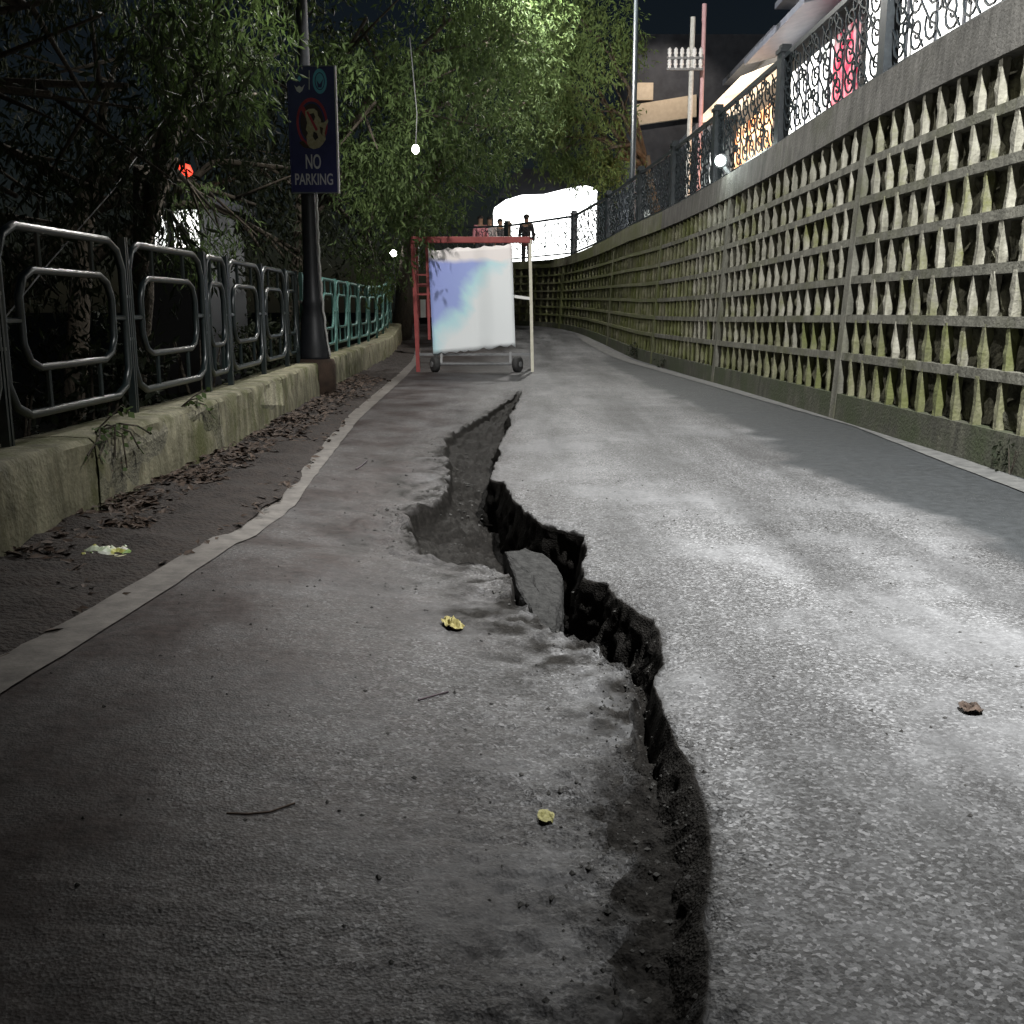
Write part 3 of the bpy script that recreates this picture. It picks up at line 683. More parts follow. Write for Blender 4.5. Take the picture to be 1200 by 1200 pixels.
def disc(name, zx, zy, rx, rz, m, parent, hole=0, dep=.004, lay=1, n=28):
    cx, cz = SP(zx, zy); ex, _ = SP(zx + rx, zy); _, ez = SP(zx, zy + rz); ax_, az = ex - cx, cz - ez; y1 = SY - .001; y0 = SY - .003 * lay - .001
    mb = MB()
    if not hole: mb.prism([(cx + ax_ * math.cos(2 * math.pi * k / n), cz + az * math.sin(2 * math.pi * k / n)) for k in range(n)], y0, y1)
    else:
        for k in range(n):
            for (q, y) in ((1, y0), (hole, y0), (1, y1), (hole, y1)):
                t = 2 * math.pi * k / n; mb.v.append((cx + ax_ * q * math.cos(t), y, cz + az * q * math.sin(t)))
        for k in range(n):
            a_, c_ = k * 4, (k + 1) % n * 4
            mb.f += [(a_, a_ + 1, c_ + 1, c_), (a_, c_, c_ + 2, a_ + 2), (a_ + 1, a_ + 3, c_ + 3, c_ + 1)]
    return mb.build(name, m, parent)
def poly(name, pts, m, parent, lay=2): return MB().prism([SP(*p) for p in pts], SY - .003 * lay - .001, SY - .0012).build(name, m, parent)
em = disc('round_emblem', 365, 235, 55, 98, M['lightblue'], sg, .72)
disc('emblem_disc', 365, 235, 32, 62, M['lightblue'], em)
poly('emblem_mark', [(340, 225), (365, 260), (392, 218), (380, 285), (352, 285)], M['navy'], em, 3)
e2 = poly('crown_emblem', [(165, 265), (185, 285), (205, 270), (225, 285), (246, 262), (228, 310), (208, 326), (186, 312)], M['signwhite'], sg)
poly('emblem_mark', [(190, 215), (205, 190), (222, 215), (206, 240)], M['lightblue'], e2)
poly('divider', [(280, 150), (285, 150), (285, 300), (280, 300)], M['signwhite'], sg, 1)
disc('prohibition_ring', 305, 560, 122, 195, M['signred'], sg, .86)
rg = disc('inner_disc', 305, 560, 92, 150, M['dark'], sg)
poly('diagonal_bar', [(215, 450), (240, 430), (390, 690), (365, 705)], M['signred'], sg, 2)
stk = poly('torn_sticker', [(252, 470), (282, 452), (322, 450), (346, 470), (352, 505), (372, 530), (376, 560), (400, 558), (426, 532), (432, 548), (414, 590), (404, 640), (412, 690), (388, 728), (362, 754), (318, 766), (286, 752), (268, 722), (262, 668), (274, 640), (258, 612), (268, 560), (258, 520)], M['cream'], sg, 3)
poly('sticker_tear', [(288, 492), (318, 484), (330, 512), (322, 545), (302, 538)], M['dark'], stk, 4)
poly('sticker_tear', [(318, 628), (342, 640), (356, 676), (330, 700), (312, 668)], M['dark'], stk, 4)
poly('sticker_tear', [(262, 478), (276, 470), (352, 612), (336, 626)], M['signred'], stk, 5)
poly('sticker_tear', [(366, 590), (392, 600), (386, 660), (372, 640)], M['litter'], stk, 4)
poly('lower_patch', [(205, 715), (236, 700), (262, 728), (300, 765), (240, 752)], M['litter'], sg, 3)
def text(txt, zx0, zy0, zx1, zy1, parent):
    cu = bpy.data.curves.new('letters', 'FONT'); cu.body = txt; cu.size = 1; cu.extrude = .001; cu.offset = .012
    to = bpy.data.objects.new('tmp_text', cu); COL.objects.link(to); dg = bpy.context.evaluated_depsgraph_get()
    me = bpy.data.meshes.new_from_object(to.evaluated_get(dg)); bpy.data.objects.remove(to)
    co = np.array([v.co[:] for v in me.vertices]); mn, mx = co.min(0), co.max(0)
    xa, za = SP(zx0, zy1); xb, zb_ = SP(zx1, zy0)
    nv = np.zeros_like(co); nv[:, 0] = xa + (co[:, 0] - mn[0]) / (mx[0] - mn[0]) * (xb - xa); nv[:, 2] = za + (co[:, 1] - mn[1]) / (mx[1] - mn[1]) * (zb_ - za)
    nv[:, 1] = SY - .0045 + (co[:, 2] < 0) * .004
    me.vertices.foreach_set('co', nv.astype(np.float32).ravel()); me.update()
    for m_ in list(me.materials): pass
    me.materials.clear(); return link('lettering', me, M['signwhite'], parent)
text('NO', 258, 805, 372, 920, sg); text('PARKING', 175, 955, 467, 1045, sg)

# ------------------------------------------------------------------ street lamps
def street_lamp(u, back, ht, reach, label, power, aim, name='street_lamp', cone=125, glob=False):
    p = W(u, 1, -.15); nl = WALL.left(u); b = Vector((p.x - nl[0] * back, p.y - nl[1] * back, p.z - .05)); nv = Vector((nl[0], nl[1], 0))
    o = empty(name, b, label, 'street lamp')
    top = b + Vector((0, 0, ht))
    MB().tube([b, b + Vector((0, 0, 1.0)), b + Vector((0, 0, 1.02)), top], [.085, .085, .07, .05], n=12).build('pole', M['iron3'] if glob else M['steel'], o, True)
    e = top + nv * reach + Vector((0, 0, .45)); mid = top + nv * reach * .4 + Vector((0, 0, .38))
    MB().tube([top - Vector((0, 0, .1)), top + nv * .1 + Vector((0, 0, .12)), mid, e], .032, n=8).build('arm', M['steel'], o, True)
    tn = Vector((-nv.y, nv.x, 0)); hd = MB(); h0 = e - nv * .1; h1 = e + nv * .55
    hd.hexa([h0 - tn * .07 - Vector((0, 0, .06)), h1 - tn * .13 - Vector((0, 0, .06)), h1 + tn * .13 - Vector((0, 0, .06)), h0 + tn * .07 - Vector((0, 0, .06)),
             h0 - tn * .05 + Vector((0, 0, .05)), h1 - tn * .1 + Vector((0, 0, .03)), h1 + tn * .1 + Vector((0, 0, .03)), h0 + tn * .05 + Vector((0, 0, .05))])
    hd = hd.build('lamp_head', M['steel'], o, bevel=.01)
    l0 = e + nv * .1; l1 = e + nv * .5; z = Vector((0, 0, .062)); z2 = Vector((0, 0, .08))
    MB().hexa([l0 - tn * .07 - z2, l1 - tn * .09 - z2, l1 + tn * .09 - z2, l0 + tn * .07 - z2, l0 - tn * .07 - z, l1 - tn * .09 - z, l1 + tn * .09 - z, l0 + tn * .07 - z]).build('lens', M['lamp_w'], hd)
    c = e + nv * .3 - Vector((0, 0, .14))
    if glob: point('street_light', c - Vector((0, 0, .1)), power)
    else: spot('street_light', c, power, c + Vector(aim), cone, .65, (1, .995, .985))
    return o
street_lamp(WALL.sY(3.0), .28, 3.0, 1.45, 'grey street lamp with its arm over the near road', P_NEAR, (1.3, 1.6, -3), cone=122)
u_l = WALL.sY(23.2 * H)
street_lamp(u_l, .26, 6.6, 1.6, 'tall grey street lamp rising behind the ornate railing', P_FAR, None, glob=True)

# small floodlight at the top of the wall
uf = WALL.sY(14.2 * H); p = W(uf, 1, .03); nl = WALL.left(uf); nv = Vector((nl[0], nl[1], 0))
fl = empty('floodlight', p, 'small glaring floodlight clamped to the coping under the ornate railing', 'floodlight')
MB().tube([p - Vector((0, 0, .02)) - nv * .1, p + Vector((0, 0, .12)) + nv * .03], .03, n=8).build('bracket', M['steel'], fl)
c = p + Vector((0, 0, .2)) + nv * .05
MB().lathe([(.03, -.1), (.09, -.07), (.11, .0), (.1, .08), (.03, .11)], c + Vector((0, .06, 0)), 12).build('housing', M['steel'], fl, True)
bm = bmesh.new(); bmesh.ops.create_uvsphere(bm, u_segments=16, v_segments=10, radius=.075)
me = bpy.data.meshes.new('bulb'); bm.to_mesh(me); bm.free(); link('bulb', me, M['lamp_flood'], fl, c + nv * .05 + Vector((0, -.05, 0)))
point('flood_light', c + nv * .25 + Vector((0, -.25, 0)), 25, (.9, 1, .95), .05)
# dark cable box under it
bx0 = W(uf - .55, .86, .035)

# ------------------------------------------------------------------ barricade
BY = 16.3 * H
def BP(px, py, dy=0): return PY(px, py, BY + dy)
bz = 0.0
root = BP(550, 430); root.z = 0
bc = empty('barricade', root, 'wheeled red barricade carrying a large white and blue poster board', 'barricade')
def flat(pts, r, name, m, n=4): return MB().tube(pts, r, n=n).build(name, m, bc)
zt_ = BP(550, 281).z; xl0, xl1, xr0 = BP(484, 300).x, BP(500, 300).x, BP(621, 300).x
MB().box(BP(477, 0).x, BP(622, 0).x, BY - .06, BY + .02, zt_ - .055, zt_ + .05).build('top_beam', M['red'], bc, bevel=.01)
MB().box(BP(477, 0).x, BP(480, 0).x + .02, BY - .08, BY + 1.0, zt_ - .05, zt_ + .05).build('end_beam', M['red'], bc)
MB().box(BP(614, 0).x, BP(622, 0).x + .04, BY + .02, BY + 1.0, zt_ - .05, zt_ + .02).build('end_beam', M['red'], bc)
flat([(xl0, BY - .02, zt_), (BP(490, 415).x, BY - .02, .0)], .045, 'post', M['red'])
flat([(xl1, BY + .05, zt_), (xl1 + .02, BY + .05, .55)], .032, 'post', M['red'])
flat([(xl0 - .03, BY + .95, zt_), (xl0 - .03, BY + .95, .0)], .04, 'post', M['red'])
flat([(xr0 - .0, BY - .02, zt_), (BP(624, 420).x, BY - .02, .0)], .034, 'post', M['yellow'])
flat([(xr0 * 1.05, BY + .95, zt_ - .03), (BP(624, 420).x * 1.05, BY + .95, .0)], .04, 'post', M['yellow'])
for py in (322, 333, 345): flat([(xl0, BY, BP(0, py).z), (xl1 + .05, BY + .05, BP(0, py).z)], .02, 'lattice_bar', M['red'])
flat([(BP(600, 0).x, BY, BP(0, 347).z), (xr0 + .02, BY, BP(0, 350).z)], .035, 'side_bracket', M['white'])
flat([(xl0, BY, .30), (xr0, BY, .30)], .03, 'lower_bar', M['steel'])
flat([(BP(503, 0).x, BY - .1, .14), (BP(607, 0).x, BY - .1, .14)], .025, 'axle', M['steel'], 8)
for x in (BP(512, 0).x, BP(598, 0).x): flat([(x, BY - .1, .14), (x, BY - .02, .34)], .028, 'axle_arm', M['steel'])
for i, (px, rot) in enumerate(((504, .5), (607, -.5))):
    c = Vector((BP(px, 0).x, BY - .1, .135)); ax = Vector((math.cos(rot), math.sin(rot), 0)); mb = MB(); mb.tube([c - ax * .055, c - ax * .04, c + ax * .04, c + ax * .055], [.10, .135, .135, .10], n=20)
    wh = mb.build('wheel', M['rubber'], bc, True); MB().tube([c - ax * .065, c + ax * .065], .05, n=12).build('hub', M['steel'], wh)
# poster board: slightly crooked sheet with a torn edge
q = [BP(502, 293), BP(600, 287), BP(604, 405), BP(508, 414)]
nx, nz = 22, 26; V = np.zeros((nz, nx, 3))
for j in range(nz):
    for i in range(nx):
        f, g_ = i / (nx - 1), j / (nz - 1); p = (q[3] * (1 - f) + q[2] * f) * (1 - g_) + (q[0] * (1 - f) + q[1] * f) * g_
        if j in (0, nz - 1): p = p + Vector((0, 0, random.uniform(-.03, .03)))
        V[j, i] = (p.x, BY - .075 + .012 * math.sin(3 * f + 4 * g_), p.z)
bo = link('poster_board', grid_mesh('poster_board', V, M['poster']), None, bc)
sd = bo.modifiers.new('thick', 'SOLIDIFY'); sd.thickness = .015; sd.offset = -1
# second barricade behind it
B2 = 21.5 * H; gz2 = float(gz(B2)); p = PY(491, 385, B2)
b2 = empty('barricade', (p.x, B2, gz2), 'small red and white striped barrier standing behind the wheeled barricade', 'barricade')
x0, x1 = PY(480, 0, B2).x, PY(506, 0, B2).x; za, zb_ = PY(0, 372, B2).z, PY(0, 351, B2).z
for k in range(4):
    f0, f1 = x0 + (x1 - x0) * k / 4, x0 + (x1 - x0) * (k + 1) / 4
    MB().box(f0, f1, B2, B2 + .03, za, zb_).build('board', M['white'] if k % 2 else M['red'], b2)
for x in (x0 + .05, x1 - .05): MB().box(x - .025, x + .025, B2 + .03, B2 + .08, gz2, zb_ + .35).build('post', M['red'], b2)
for z in (zb_ + .1, zb_ + .28): MB().box(x0, x1, B2 + .03, B2 + .06, z, z + .05).build('rail', M['red'], b2)
for x in (x0 + .05, x1 - .05): MB().box(x - .025, x + .025, B2 - .25, B2 + .35, gz2 - .005, gz2 + .04).build('foot', M['steel'], b2)

# ------------------------------------------------------------------ people on the upper road
def skinmesh(name, verts, edges, rad, m, parent, sub=2):
    me = bpy.data.meshes.new(name); me.from_pydata(verts, edges, []); me.update()
    o = bpy.data.objects.new(name, me); COL.objects.link(o); o.parent = parent; me.materials.append(m)
    sk = o.modifiers.new('skin', 'SKIN'); su = o.modifiers.new('sub', 'SUBSURF'); su.levels = su.render_levels = sub; sk.use_smooth_shade = True
    for i, r in enumerate(rad): me.skin_vertices[0].data[i].radius = (r, r) if not isinstance(r, tuple) else r
    me.skin_vertices[0].data[0].use_root = True
    return o
def person(px, Y, z, top, rot, label, hair='hair', bottom='cloth_grey'):
    x = PY(px, 260, Y).x; o = empty('person', (x, Y, z), label, 'person', None); o.rotation_euler = (0, 0, rot)
    vb = [(0, 0, .95), (0, 0, 1.15), (0, .01, 1.38), (0, 0, 1.47), (0, -.01, 1.56), (0, -.02, 1.66), (0, -.01, 1.70),
          (.18, 0, 1.40), (.23, 0, 1.12), (.25, -.06, .88), (.25, -.08, .78), (-.18, 0, 1.40), (-.23, 0, 1.12), (-.25, -.06, .88), (-.25, -.08, .78),
          (.09, 0, .9), (.1, -.01, .5), (.1, .02, .08), (.1, -.12, .04), (-.09, 0, .9), (-.1, -.01, .5), (-.1, .02, .08), (-.1, -.12, .04)]
    eb = [(0, 1), (1, 2), (2, 3), (3, 4), (4, 5), (5, 6), (2, 7), (7, 8), (8, 9), (9, 10), (2, 11), (11, 12), (12, 13), (13, 14), (0, 15), (15, 16), (16, 17), (17, 18), (0, 19), (19, 20), (20, 21), (21, 22)]
    rb = [.13, .12, .13, .055, .085, .09, .07, .05, .042, .033, .028, .05, .042, .033, .028, .08, .06, .045, .035, .08, .06, .045, .035]
    skinmesh('body', vb, eb, rb, M['skin'], o)
    ids = [0, 1, 2, 7, 8, 9, 11, 12, 13]; mp = {k: i for i, k in enumerate(ids)}
    skinmesh('shirt', [vb[k] for k in ids], [(mp[a], mp[b]) for a, b in eb if a in mp and b in mp], [.165, .15, .155, .075, .062, .052, .075, .062, .052], M[top], o)
    ids = [0, 15, 16, 17, 19, 20, 21]; mp = {k: i for i, k in enumerate(ids)}
    skinmesh('trousers', [vb[k] for k in ids], [(mp[a], mp[b]) for a, b in eb if a in mp and b in mp], [.15, .1, .08, .065, .1, .08, .065], M[bottom], o)
    hm = MB(); n0 = 10
    bm = bmesh.new(); bmesh.ops.create_uvsphere(bm, u_segments=14, v_segments=10, radius=.112)
    for v in list(bm.verts):
        if v.co.z < .0 and v.co.y < .03 or v.co.z < -.08: bm.verts.remove(v)
    me = bpy.data.meshes.new('hair'); bm.to_mesh(me); bm.free(); me.materials.append(M['hair'])
    ho = bpy.data.objects.new('hair', me); COL.objects.link(ho); ho.parent = o; ho.location = (0, .0, 1.655)
    return o
YW = 33.2 * H; UZF = float(ztop(YW)) - .03
person(563, YW, UZF, 'cloth_pink', .2, 'person in a pink top with arms at the sides, on the upper road')
person(574, YW + .4, UZF, 'cloth_white', -.4, 'person in a pale shirt on the upper road beside the bright canopy')
person(586, YW + 1.2, UZF, 'cloth_grey', .6, 'person in grey at the edge of the bright canopy')
person(617, YW - .6, UZF, 'cloth_dark', 3.0, 'dark clothed person silhouetted against the bright canopy', bottom='cloth_dark')

# ------------------------------------------------------------------ glowing canopy and buildings
CY = 41 * H
def CP(px, py, Y=CY): return PY(px, py, Y)
tn = empty('lit_canopy', (CP(635, 260).x, CY + 1.5, UZF), 'long glaring white lit canopy beyond the bend of the wall', 'canopy')
roofp = [(578, 250), (592, 240), (612, 234), (640, 233), (664, 227), (690, 222), (700, 224)]
mb = MB(); k = len(roofp)
for (px, py) in roofp:
    p = CP(px, py); mb.v += [(p.x, CY, p.z), (p.x, CY + 3, p.z + .5), (p.x, CY + 3, p.z + .44), (p.x, CY, p.z - .06)]
for i in range(k - 1):
    for j in range(4): mb.f.append((i * 4 + j, i * 4 + 4 + j, i * 4 + 4 + (j + 1) % 4, i * 4 + (j + 1) % 4))
mb.f += [(0, 1, 2, 3), (4 * k - 1, 4 * k - 2, 4 * k - 3, 4 * k - 4)]
mb.build('roof_sheet', M['tent'], tn)
for i in range(k - 1):
    p0, p1 = CP(*roofp[i]), CP(*roofp[i + 1]); g_ = .02
    MB().hexa([(p0.x + g_, CY + .05, UZF), (p1.x - g_, CY + .05, UZF), (p1.x - g_, CY + .08, UZF), (p0.x + g_, CY + .08, UZF), (p0.x + g_, CY + .05, p0.z - .07), (p1.x - g_, CY + .05, p1.z - .07), (p1.x - g_, CY + .08, p1.z - .07), (p0.x + g_, CY + .08, p0.z - .07)]).build('side_curtain', M['tent'], tn)
for i in (0, 3, 6):
    p0 = CP(*roofp[i]); MB().tube([(p0.x, CY + .15, UZF - .05), (p0.x, CY + .15, p0.z - .03)], .05, n=8).build('pole', M['steel'], tn)
# dim house behind the canopy
HY = 48 * H
p0, p1 = PY(592, 0, HY), PY(672, 0, HY); zt2, zr = PY(0, 232, HY).z, PY(0, 208, HY).z
hs = empty('house', ((p0.x + p1.x) / 2, HY, UZF), 'dim house with a grey metal roof behind the glowing canopy', 'house')
MB().box(p0.x, p1.x, HY, HY + 6, UZF - .3, zt2).build('wall', M['darkwall'], hs)
mb = MB(); xm = (p0.x + p1.x) / 2
mb.v = [(p0.x - .4, HY - .5, zt2 - .02), (p1.x + .4, HY - .5, zt2 - .02), (p1.x + .4, HY + 6.5, zt2 - .02), (p0.x - .4, HY + 6.5, zt2 - .02), (p0.x + .6, HY + 3, zr + .8), (p1.x - .6, HY + 3, zr + .8)]
mb.f = [(0, 1, 5, 4), (1, 2, 5), (2, 3, 4, 5), (3, 0, 4), (3, 2, 1, 0)]; mb.build('roof', M['roofmetal'], hs)
MB().box(xm - .6, xm + .4, HY - .04, HY - .003, UZF + 1, UZF + 2.2).build('window', M['win_dim'], hs)

# lit shops along the upper road, seen through the railing
SX = 7.6
def shop(ya, yb, ht, front, name, label, x=SX, roof=None, bays=3):
    z0 = float(ztop(ya)) - .1
    o = empty(name, (x + 2, (ya + yb) / 2, z0), label, 'building')
    MB().box(x, x + 5, ya, yb, z0, z0 + ht).build('wall', M['render'], o)
    L = (yb - ya) / bays
    for k in range(bays):
        a, b_ = ya + k * L + .12, ya + (k + 1) * L - .12
        f = MB().box(x - .06, x - .003, a, b_, z0 + .15, z0 + 4.5).build('shop_window', front[k % len(front)], o)
        MB().box(x - .10, x - .062, a - .05, a + .03, z0 + .1, z0 + 4.55).build('window_frame', M['roofmetal'], f)
        MB().box(x - .10, x - .062, (a + b_) / 2 - .03, (a + b_) / 2 + .03, z0 + .1, z0 + 4.55).build('window_frame', M['roofmetal'], f)
    MB().hexa([(x - 1.3, ya, z0 + 4.75), (x - .003, ya, z0 + 5.05), (x - .003, yb, z0 + 5.05), (x - 1.3, yb, z0 + 4.75), (x - 1.3, ya, z0 + 4.9), (x - .003, ya, z0 + 5.4), (x - .003, yb, z0 + 5.4), (x - 1.3, yb, z0 + 4.9)]).build('awning', roof or M['eave'], o)
    MB().box(x - .5, x + 5.3, ya - .2, yb + .2, z0 + ht + .003, z0 + ht + .16).build('roof', M['roofmetal'], o)
    return o
shop(13.0, 23.4, 6.4, [M['win_white']], 'shop', 'brightly lit white shopfront above the nearer end of the wall', bays=4, roof=M['roofmetal'])
shop(23.8, 29.6, 6.2, [M['win_red'], M['win_white'], M['win_white']], 'shop', 'lit shopfront glowing red and white behind the ornate railing', roof=M['roofmetal'])
shop(30.0, 36.5, 6.0, [M['win_warm']], 'shop', 'lit shopfront glowing orange behind the ornate railing')
shop(37, 43, 5.0, [M['win_dim'], M['win_white'], M['win_dim']], 'shop', 'dimly lit shopfront beyond the orange shop', roof=M['roofmetal'])
# far dark building with a beige signboard
FY = 47.0
x0, x1 = PY(742, 0, FY).x, PY(850, 0, FY).x; z0 = UZF - .3
fb = empty('building', ((x0 + x1) / 2, FY + 2, z0), 'dark building with a long beige signboard behind the tall street lamp', 'building')
zb_, zt2 = PY(0, 145, FY).z, PY(0, 40, FY).z
MB().box(x0, x1 + 2, FY, FY + 6, z0, zt2).build('wall', M['darkwall'], fb)
mb = MB(); a, b_, c, d = PY(742, 148, FY), PY(815, 138, FY), PY(815, 112, FY), PY(742, 124, FY)
sb = mb.hexa([(a.x, FY - .25, a.z), (b_.x, FY - .25, b_.z), (b_.x, FY - .003, b_.z), (a.x, FY - .003, a.z), (d.x, FY - .25, d.z), (c.x, FY - .25, c.z), (c.x, FY - .003, c.z), (d.x, FY - .003, d.z)]).build('signboard', M['beige'], fb)
a, b_ = PY(741, 121, FY), PY(765, 98, FY)
MB().box(a.x, b_.x, FY - .2, FY - .003, a.z + .1, b_.z).build('balcony', M['beige'], fb)
for k in range(4):
    xx = x0 + .5 + k * 1.3; MB().box(xx, xx + .5, FY - .06, FY - .003, z0 + 1.5, z0 + 3.2).build('window', M['win_dim'], fb)
spot('sign_fill', (x0 + 1.2, FY - 3, a.z + 1.5), 420, (x0 + 1.2, FY, a.z - .5), 110, .5, (1, .85, .7))  # added spot with no visible fitting, brightens the signboard

# utility pole with insulators
UY = 33.0
p = PY(808, 150, UY); zt2 = PY(0, 20, UY).z; zb0 = float(ztop(UY)) - .1
up = empty('utility_pole', (p.x, UY, zb0), 'pale utility pole with cross arms and white insulators', 'utility pole')
MB().tube([(p.x, UY, zb0), (p.x, UY, zt2)], .075, n=10).build('pole', M['pale_tube'], up)
for z in (PY(0, 70, UY).z, PY(0, 83, UY).z):
    xa, xb = PY(783, 0, UY).x, PY(826, 0, UY).x
    ca = MB().box(xa, xb, UY - .12, UY - .04, z, z + .07).build('cross_arm', M['steel'], up)
    for k in range(6):
        x = xa + .08 + (xb - xa - .16) * k / 5
        MB().lathe([(.03, -.04), (.06, .0), (.045, .05), (.07, .1), (.05, .16), (.06, .2), (.02, .26)], (x, UY - .08, z + .07), 8).build('insulator', M['insul'], ca)
p = PY(824, 150, UY); pk = MB().tube([(p.x, UY + .5, zb0), (p.x, UY + .5, zt2 + .5)], .07, n=10).build('pink_post', M['pink']); tag(pk, 'thin pink painted pole beside the utility pole', 'pole')
spot('pole_fill', (p.x - .8, UY - 2.5, zb0 + 3.5), 18, (p.x - .3, UY, zb0 + 4.2), 100, .5)  # unseen helper spot that brightens the utility pole

# ------------------------------------------------------------------ trees
def leaves(clumps, n, ln, m, name, parent, droop=.75, seed=0, wid=.28):
    g = np.random.default_rng(seed); C = np.array([c[:3] for c in clumps]); Rr = np.array([c[3:6] for c in clumps]); wgt = Rr.prod(1); wgt = wgt / wgt.sum()
    # twigs: leaves hang in short strings so the crown has tufts and gaps
    nt_ = n // 9; ci = g.choice(len(C), nt_, p=wgt); d = g.normal(size=(nt_, 3)); d /= np.linalg.norm(d, axis=1, keepdims=True)
    rad = g.uniform(.25, 1, nt_) ** .5; tw = C[ci] + d * rad[:, None] * Rr[ci]
    keep = fbm(tw[:, 0] * 1.4 + tw[:, 1], tw[:, 2] * 1.4 - tw[:, 1] * .7, seed + .5, 3) > -.02; tw = tw[keep]
    tdir = g.normal(size=tw.shape) * .55; tdir[:, 2] -= droop; tdir /= np.linalg.norm(tdir, axis=1, keepdims=True)
    base = np.repeat(tw, 9, 0); td = np.repeat(tdir, 9, 0); k = len(base)
    t = np.tile(np.linspace(0, 1, 9), len(tw)) * ln * 3.2
    base = base + td * t[:, None] + g.normal(size=(k, 3)) * ln * .22
    dr = td * .6 + g.normal(size=(k, 3)) * .55; dr[:, 2] -= droop * .6; dr /= np.linalg.norm(dr, axis=1, keepdims=True)
    sd = np.cross(dr, g.normal(size=(k, 3))); sd /= np.linalg.norm(sd, axis=1, keepdims=True)
    l = ln * g.uniform(.45, 1.35, k)[:, None]; nn = np.cross(dr, sd)
    v = np.stack([base, base + dr * l * .45 + sd * l * wid * .5 + nn * l * .05, base + dr * l, base + dr * l * .45 - sd * l * wid * .5 + nn * l * .05], 1).reshape(-1, 3)
    f = np.arange(k * 4).reshape(-1, 4)
    o = link(name, raw_mesh(name, v, f, m, False), None, parent); tag(o, kind='stuff'); return o
def tree(name, base, fork, clumps, n, ln, m, label, seed, r0=.16, droop=.75, wid=.28, group=None):
    o = empty(name, base, label, 'tree', group); rr = random.Random(seed)
    b = Vector(base); f = Vector(fork)
    pts = [b - Vector((0, 0, .3)), b + (f - b) * .3 + Vector((rr.uniform(-.1, .1), rr.uniform(-.1, .1), 0)), b + (f - b) * .65 + Vector((rr.uniform(-.15, .15), 0, 0)), f]
    mb = MB().tube(pts, [r0 * 1.25, r0, r0 * .85, r0 * .7], n=9)
    for c in clumps:
        e = Vector(c[:3]); md = f.lerp(e, .5) + Vector((rr.uniform(-.2, .2), rr.uniform(-.2, .2), .25)); st = pts[2].lerp(f, rr.uniform(.3, 1))
        mb.tube([st, md, e], [r0 * .5, r0 * .3, r0 * .12], n=6)
        for k in range(3):
            mb.tube([md.lerp(e, rr.uniform(.2, .9)), e + Vector((rr.uniform(-1, 1) * c[3], rr.uniform(-1, 1) * c[4], rr.uniform(-1, .6) * c[5])) * .8], [r0 * .16, r0 * .05], n=5)
    mb.build('trunk', M['bark'], o, True)
    leaves(clumps, n, ln, m, 'crown', o, droop, seed, wid); return o
def cl(px, py, Yh, rx, ry, rz): p = PY(px, py, Yh * H); return (p.x, p.y, p.z, rx, ry, rz)
# drooping roadside tree behind the teal railing
tree('tree', (-4.2, 19, .0), (-3.6, 18.6, 3.2), [cl(440, 120, 15.5, 1.1, 1.2, 1.6), cl(500, 90, 16, 1.2, 1.3, 1.5), cl(450, 230, 16, .9, 1.1, 1.3), cl(500, 205, 17, .8, 1.1, 1.2), cl(555, 110, 18, 1.1, 1.2, 1.4), cl(440, 290, 18, .6, 1.2, .9), cl(535, 190, 18, .65, .8, .9), cl(430, 20, 16, 1.4, 1.4, 1.4), cl(530, 20, 17, 1.6, 1.4, 1.4)],
     40000, .125, M['leaf'], 'drooping olive leaved tree overhanging the teal railing', 5, .2)
tree('tree', (-2.9, 27, .5), (-2.2, 27, 4.2), [cl(585, 90, 24, 1.5, 1.6, 2.0), cl(615, 120, 26, 1.2, 1.5, 1.6), cl(560, 165, 24, 1.2, 1.4, 1.2), cl(590, 20, 25, 2, 1.6, 1.6), cl(470, 270, 24, 1.0, 1.4, 1.3), cl(500, 250, 25, .8, 1.2, 1.2)],
     26000, .14, M['leaf'], 'tall leafy tree leaning over the bend behind the barricade', 8, .24)
tree('tree', (5.6, 36.5, float(ztop(33)) - .3), (4.4, 35.5, 6.0), [cl(690, 110, 31, 1.5, 1.4, 2.0), cl(660, 160, 31, 1.2, 1.3, 1.3), cl(708, 175, 31, .9, 1.2, 1.4), cl(650, 90, 32, 1.4, 1.5, 1.6), cl(700, 40, 32, 1.7, 1.5, 1.6), cl(690, 205, 31.5, 1.0, .9, .6), cl(640, 130, 33, 1.2, 1.3, 1.5), cl(725, 110, 31.5, .6, 1.0, 1.7), cl(630, 30, 33, 1.8, 1.5, 1.6)],
     62000, .18, M['leaf_lit'], 'bright yellow green tree on the upper road beside the tall street lamp', 9, .22)
# near dark trees beyond the railing
tree('tree', (-6.6, 9, -2.2), (-6.0, 9, 2.5), [cl(60, 110, 7.5, 1.2, 1.3, 1.3), cl(150, 100, 8.5, 1.1, 1.2, 1.2), cl(20, 230, 8, 1.2, 1.2, 1.1), cl(110, 220, 9, 1.1, 1.2, 1.0), cl(-80, 120, 7.5, 1.5, 1.5, 1.5), cl(60, 0, 7.5, 1.6, 1.4, 1.3), cl(60, 330, 9, 1.3, 1.2, 1.1)],
     9000, .13, M['leaf_dark'], 'dark drooping tree behind the nearest railing panels', 12, .18, .9, .22)
tree('tree', (-4.6, 12.2, -1.4), (-4.0, 11.6, 2.6), [cl(235, 85, 9.5, .55, .7, .6), cl(280, 70, 10.5, .4, .5, .5), cl(205, 130, 9.5, .3, .4, .4), cl(240, 0, 10, 1.0, .9, .6), cl(300, 110, 12.5, .25, .4, .4), cl(178, 262, 13, .45, .5, .5), cl(222, 285, 13, .4, .5, .45), cl(205, 225, 13.5, .35, .4, .35), cl(250, 245, 13.5, .45, .5, .6)],
     9500, .12, M['leaf'], 'olive drooping branches of the tree just left of the sign', 14, .14, .95, .2)
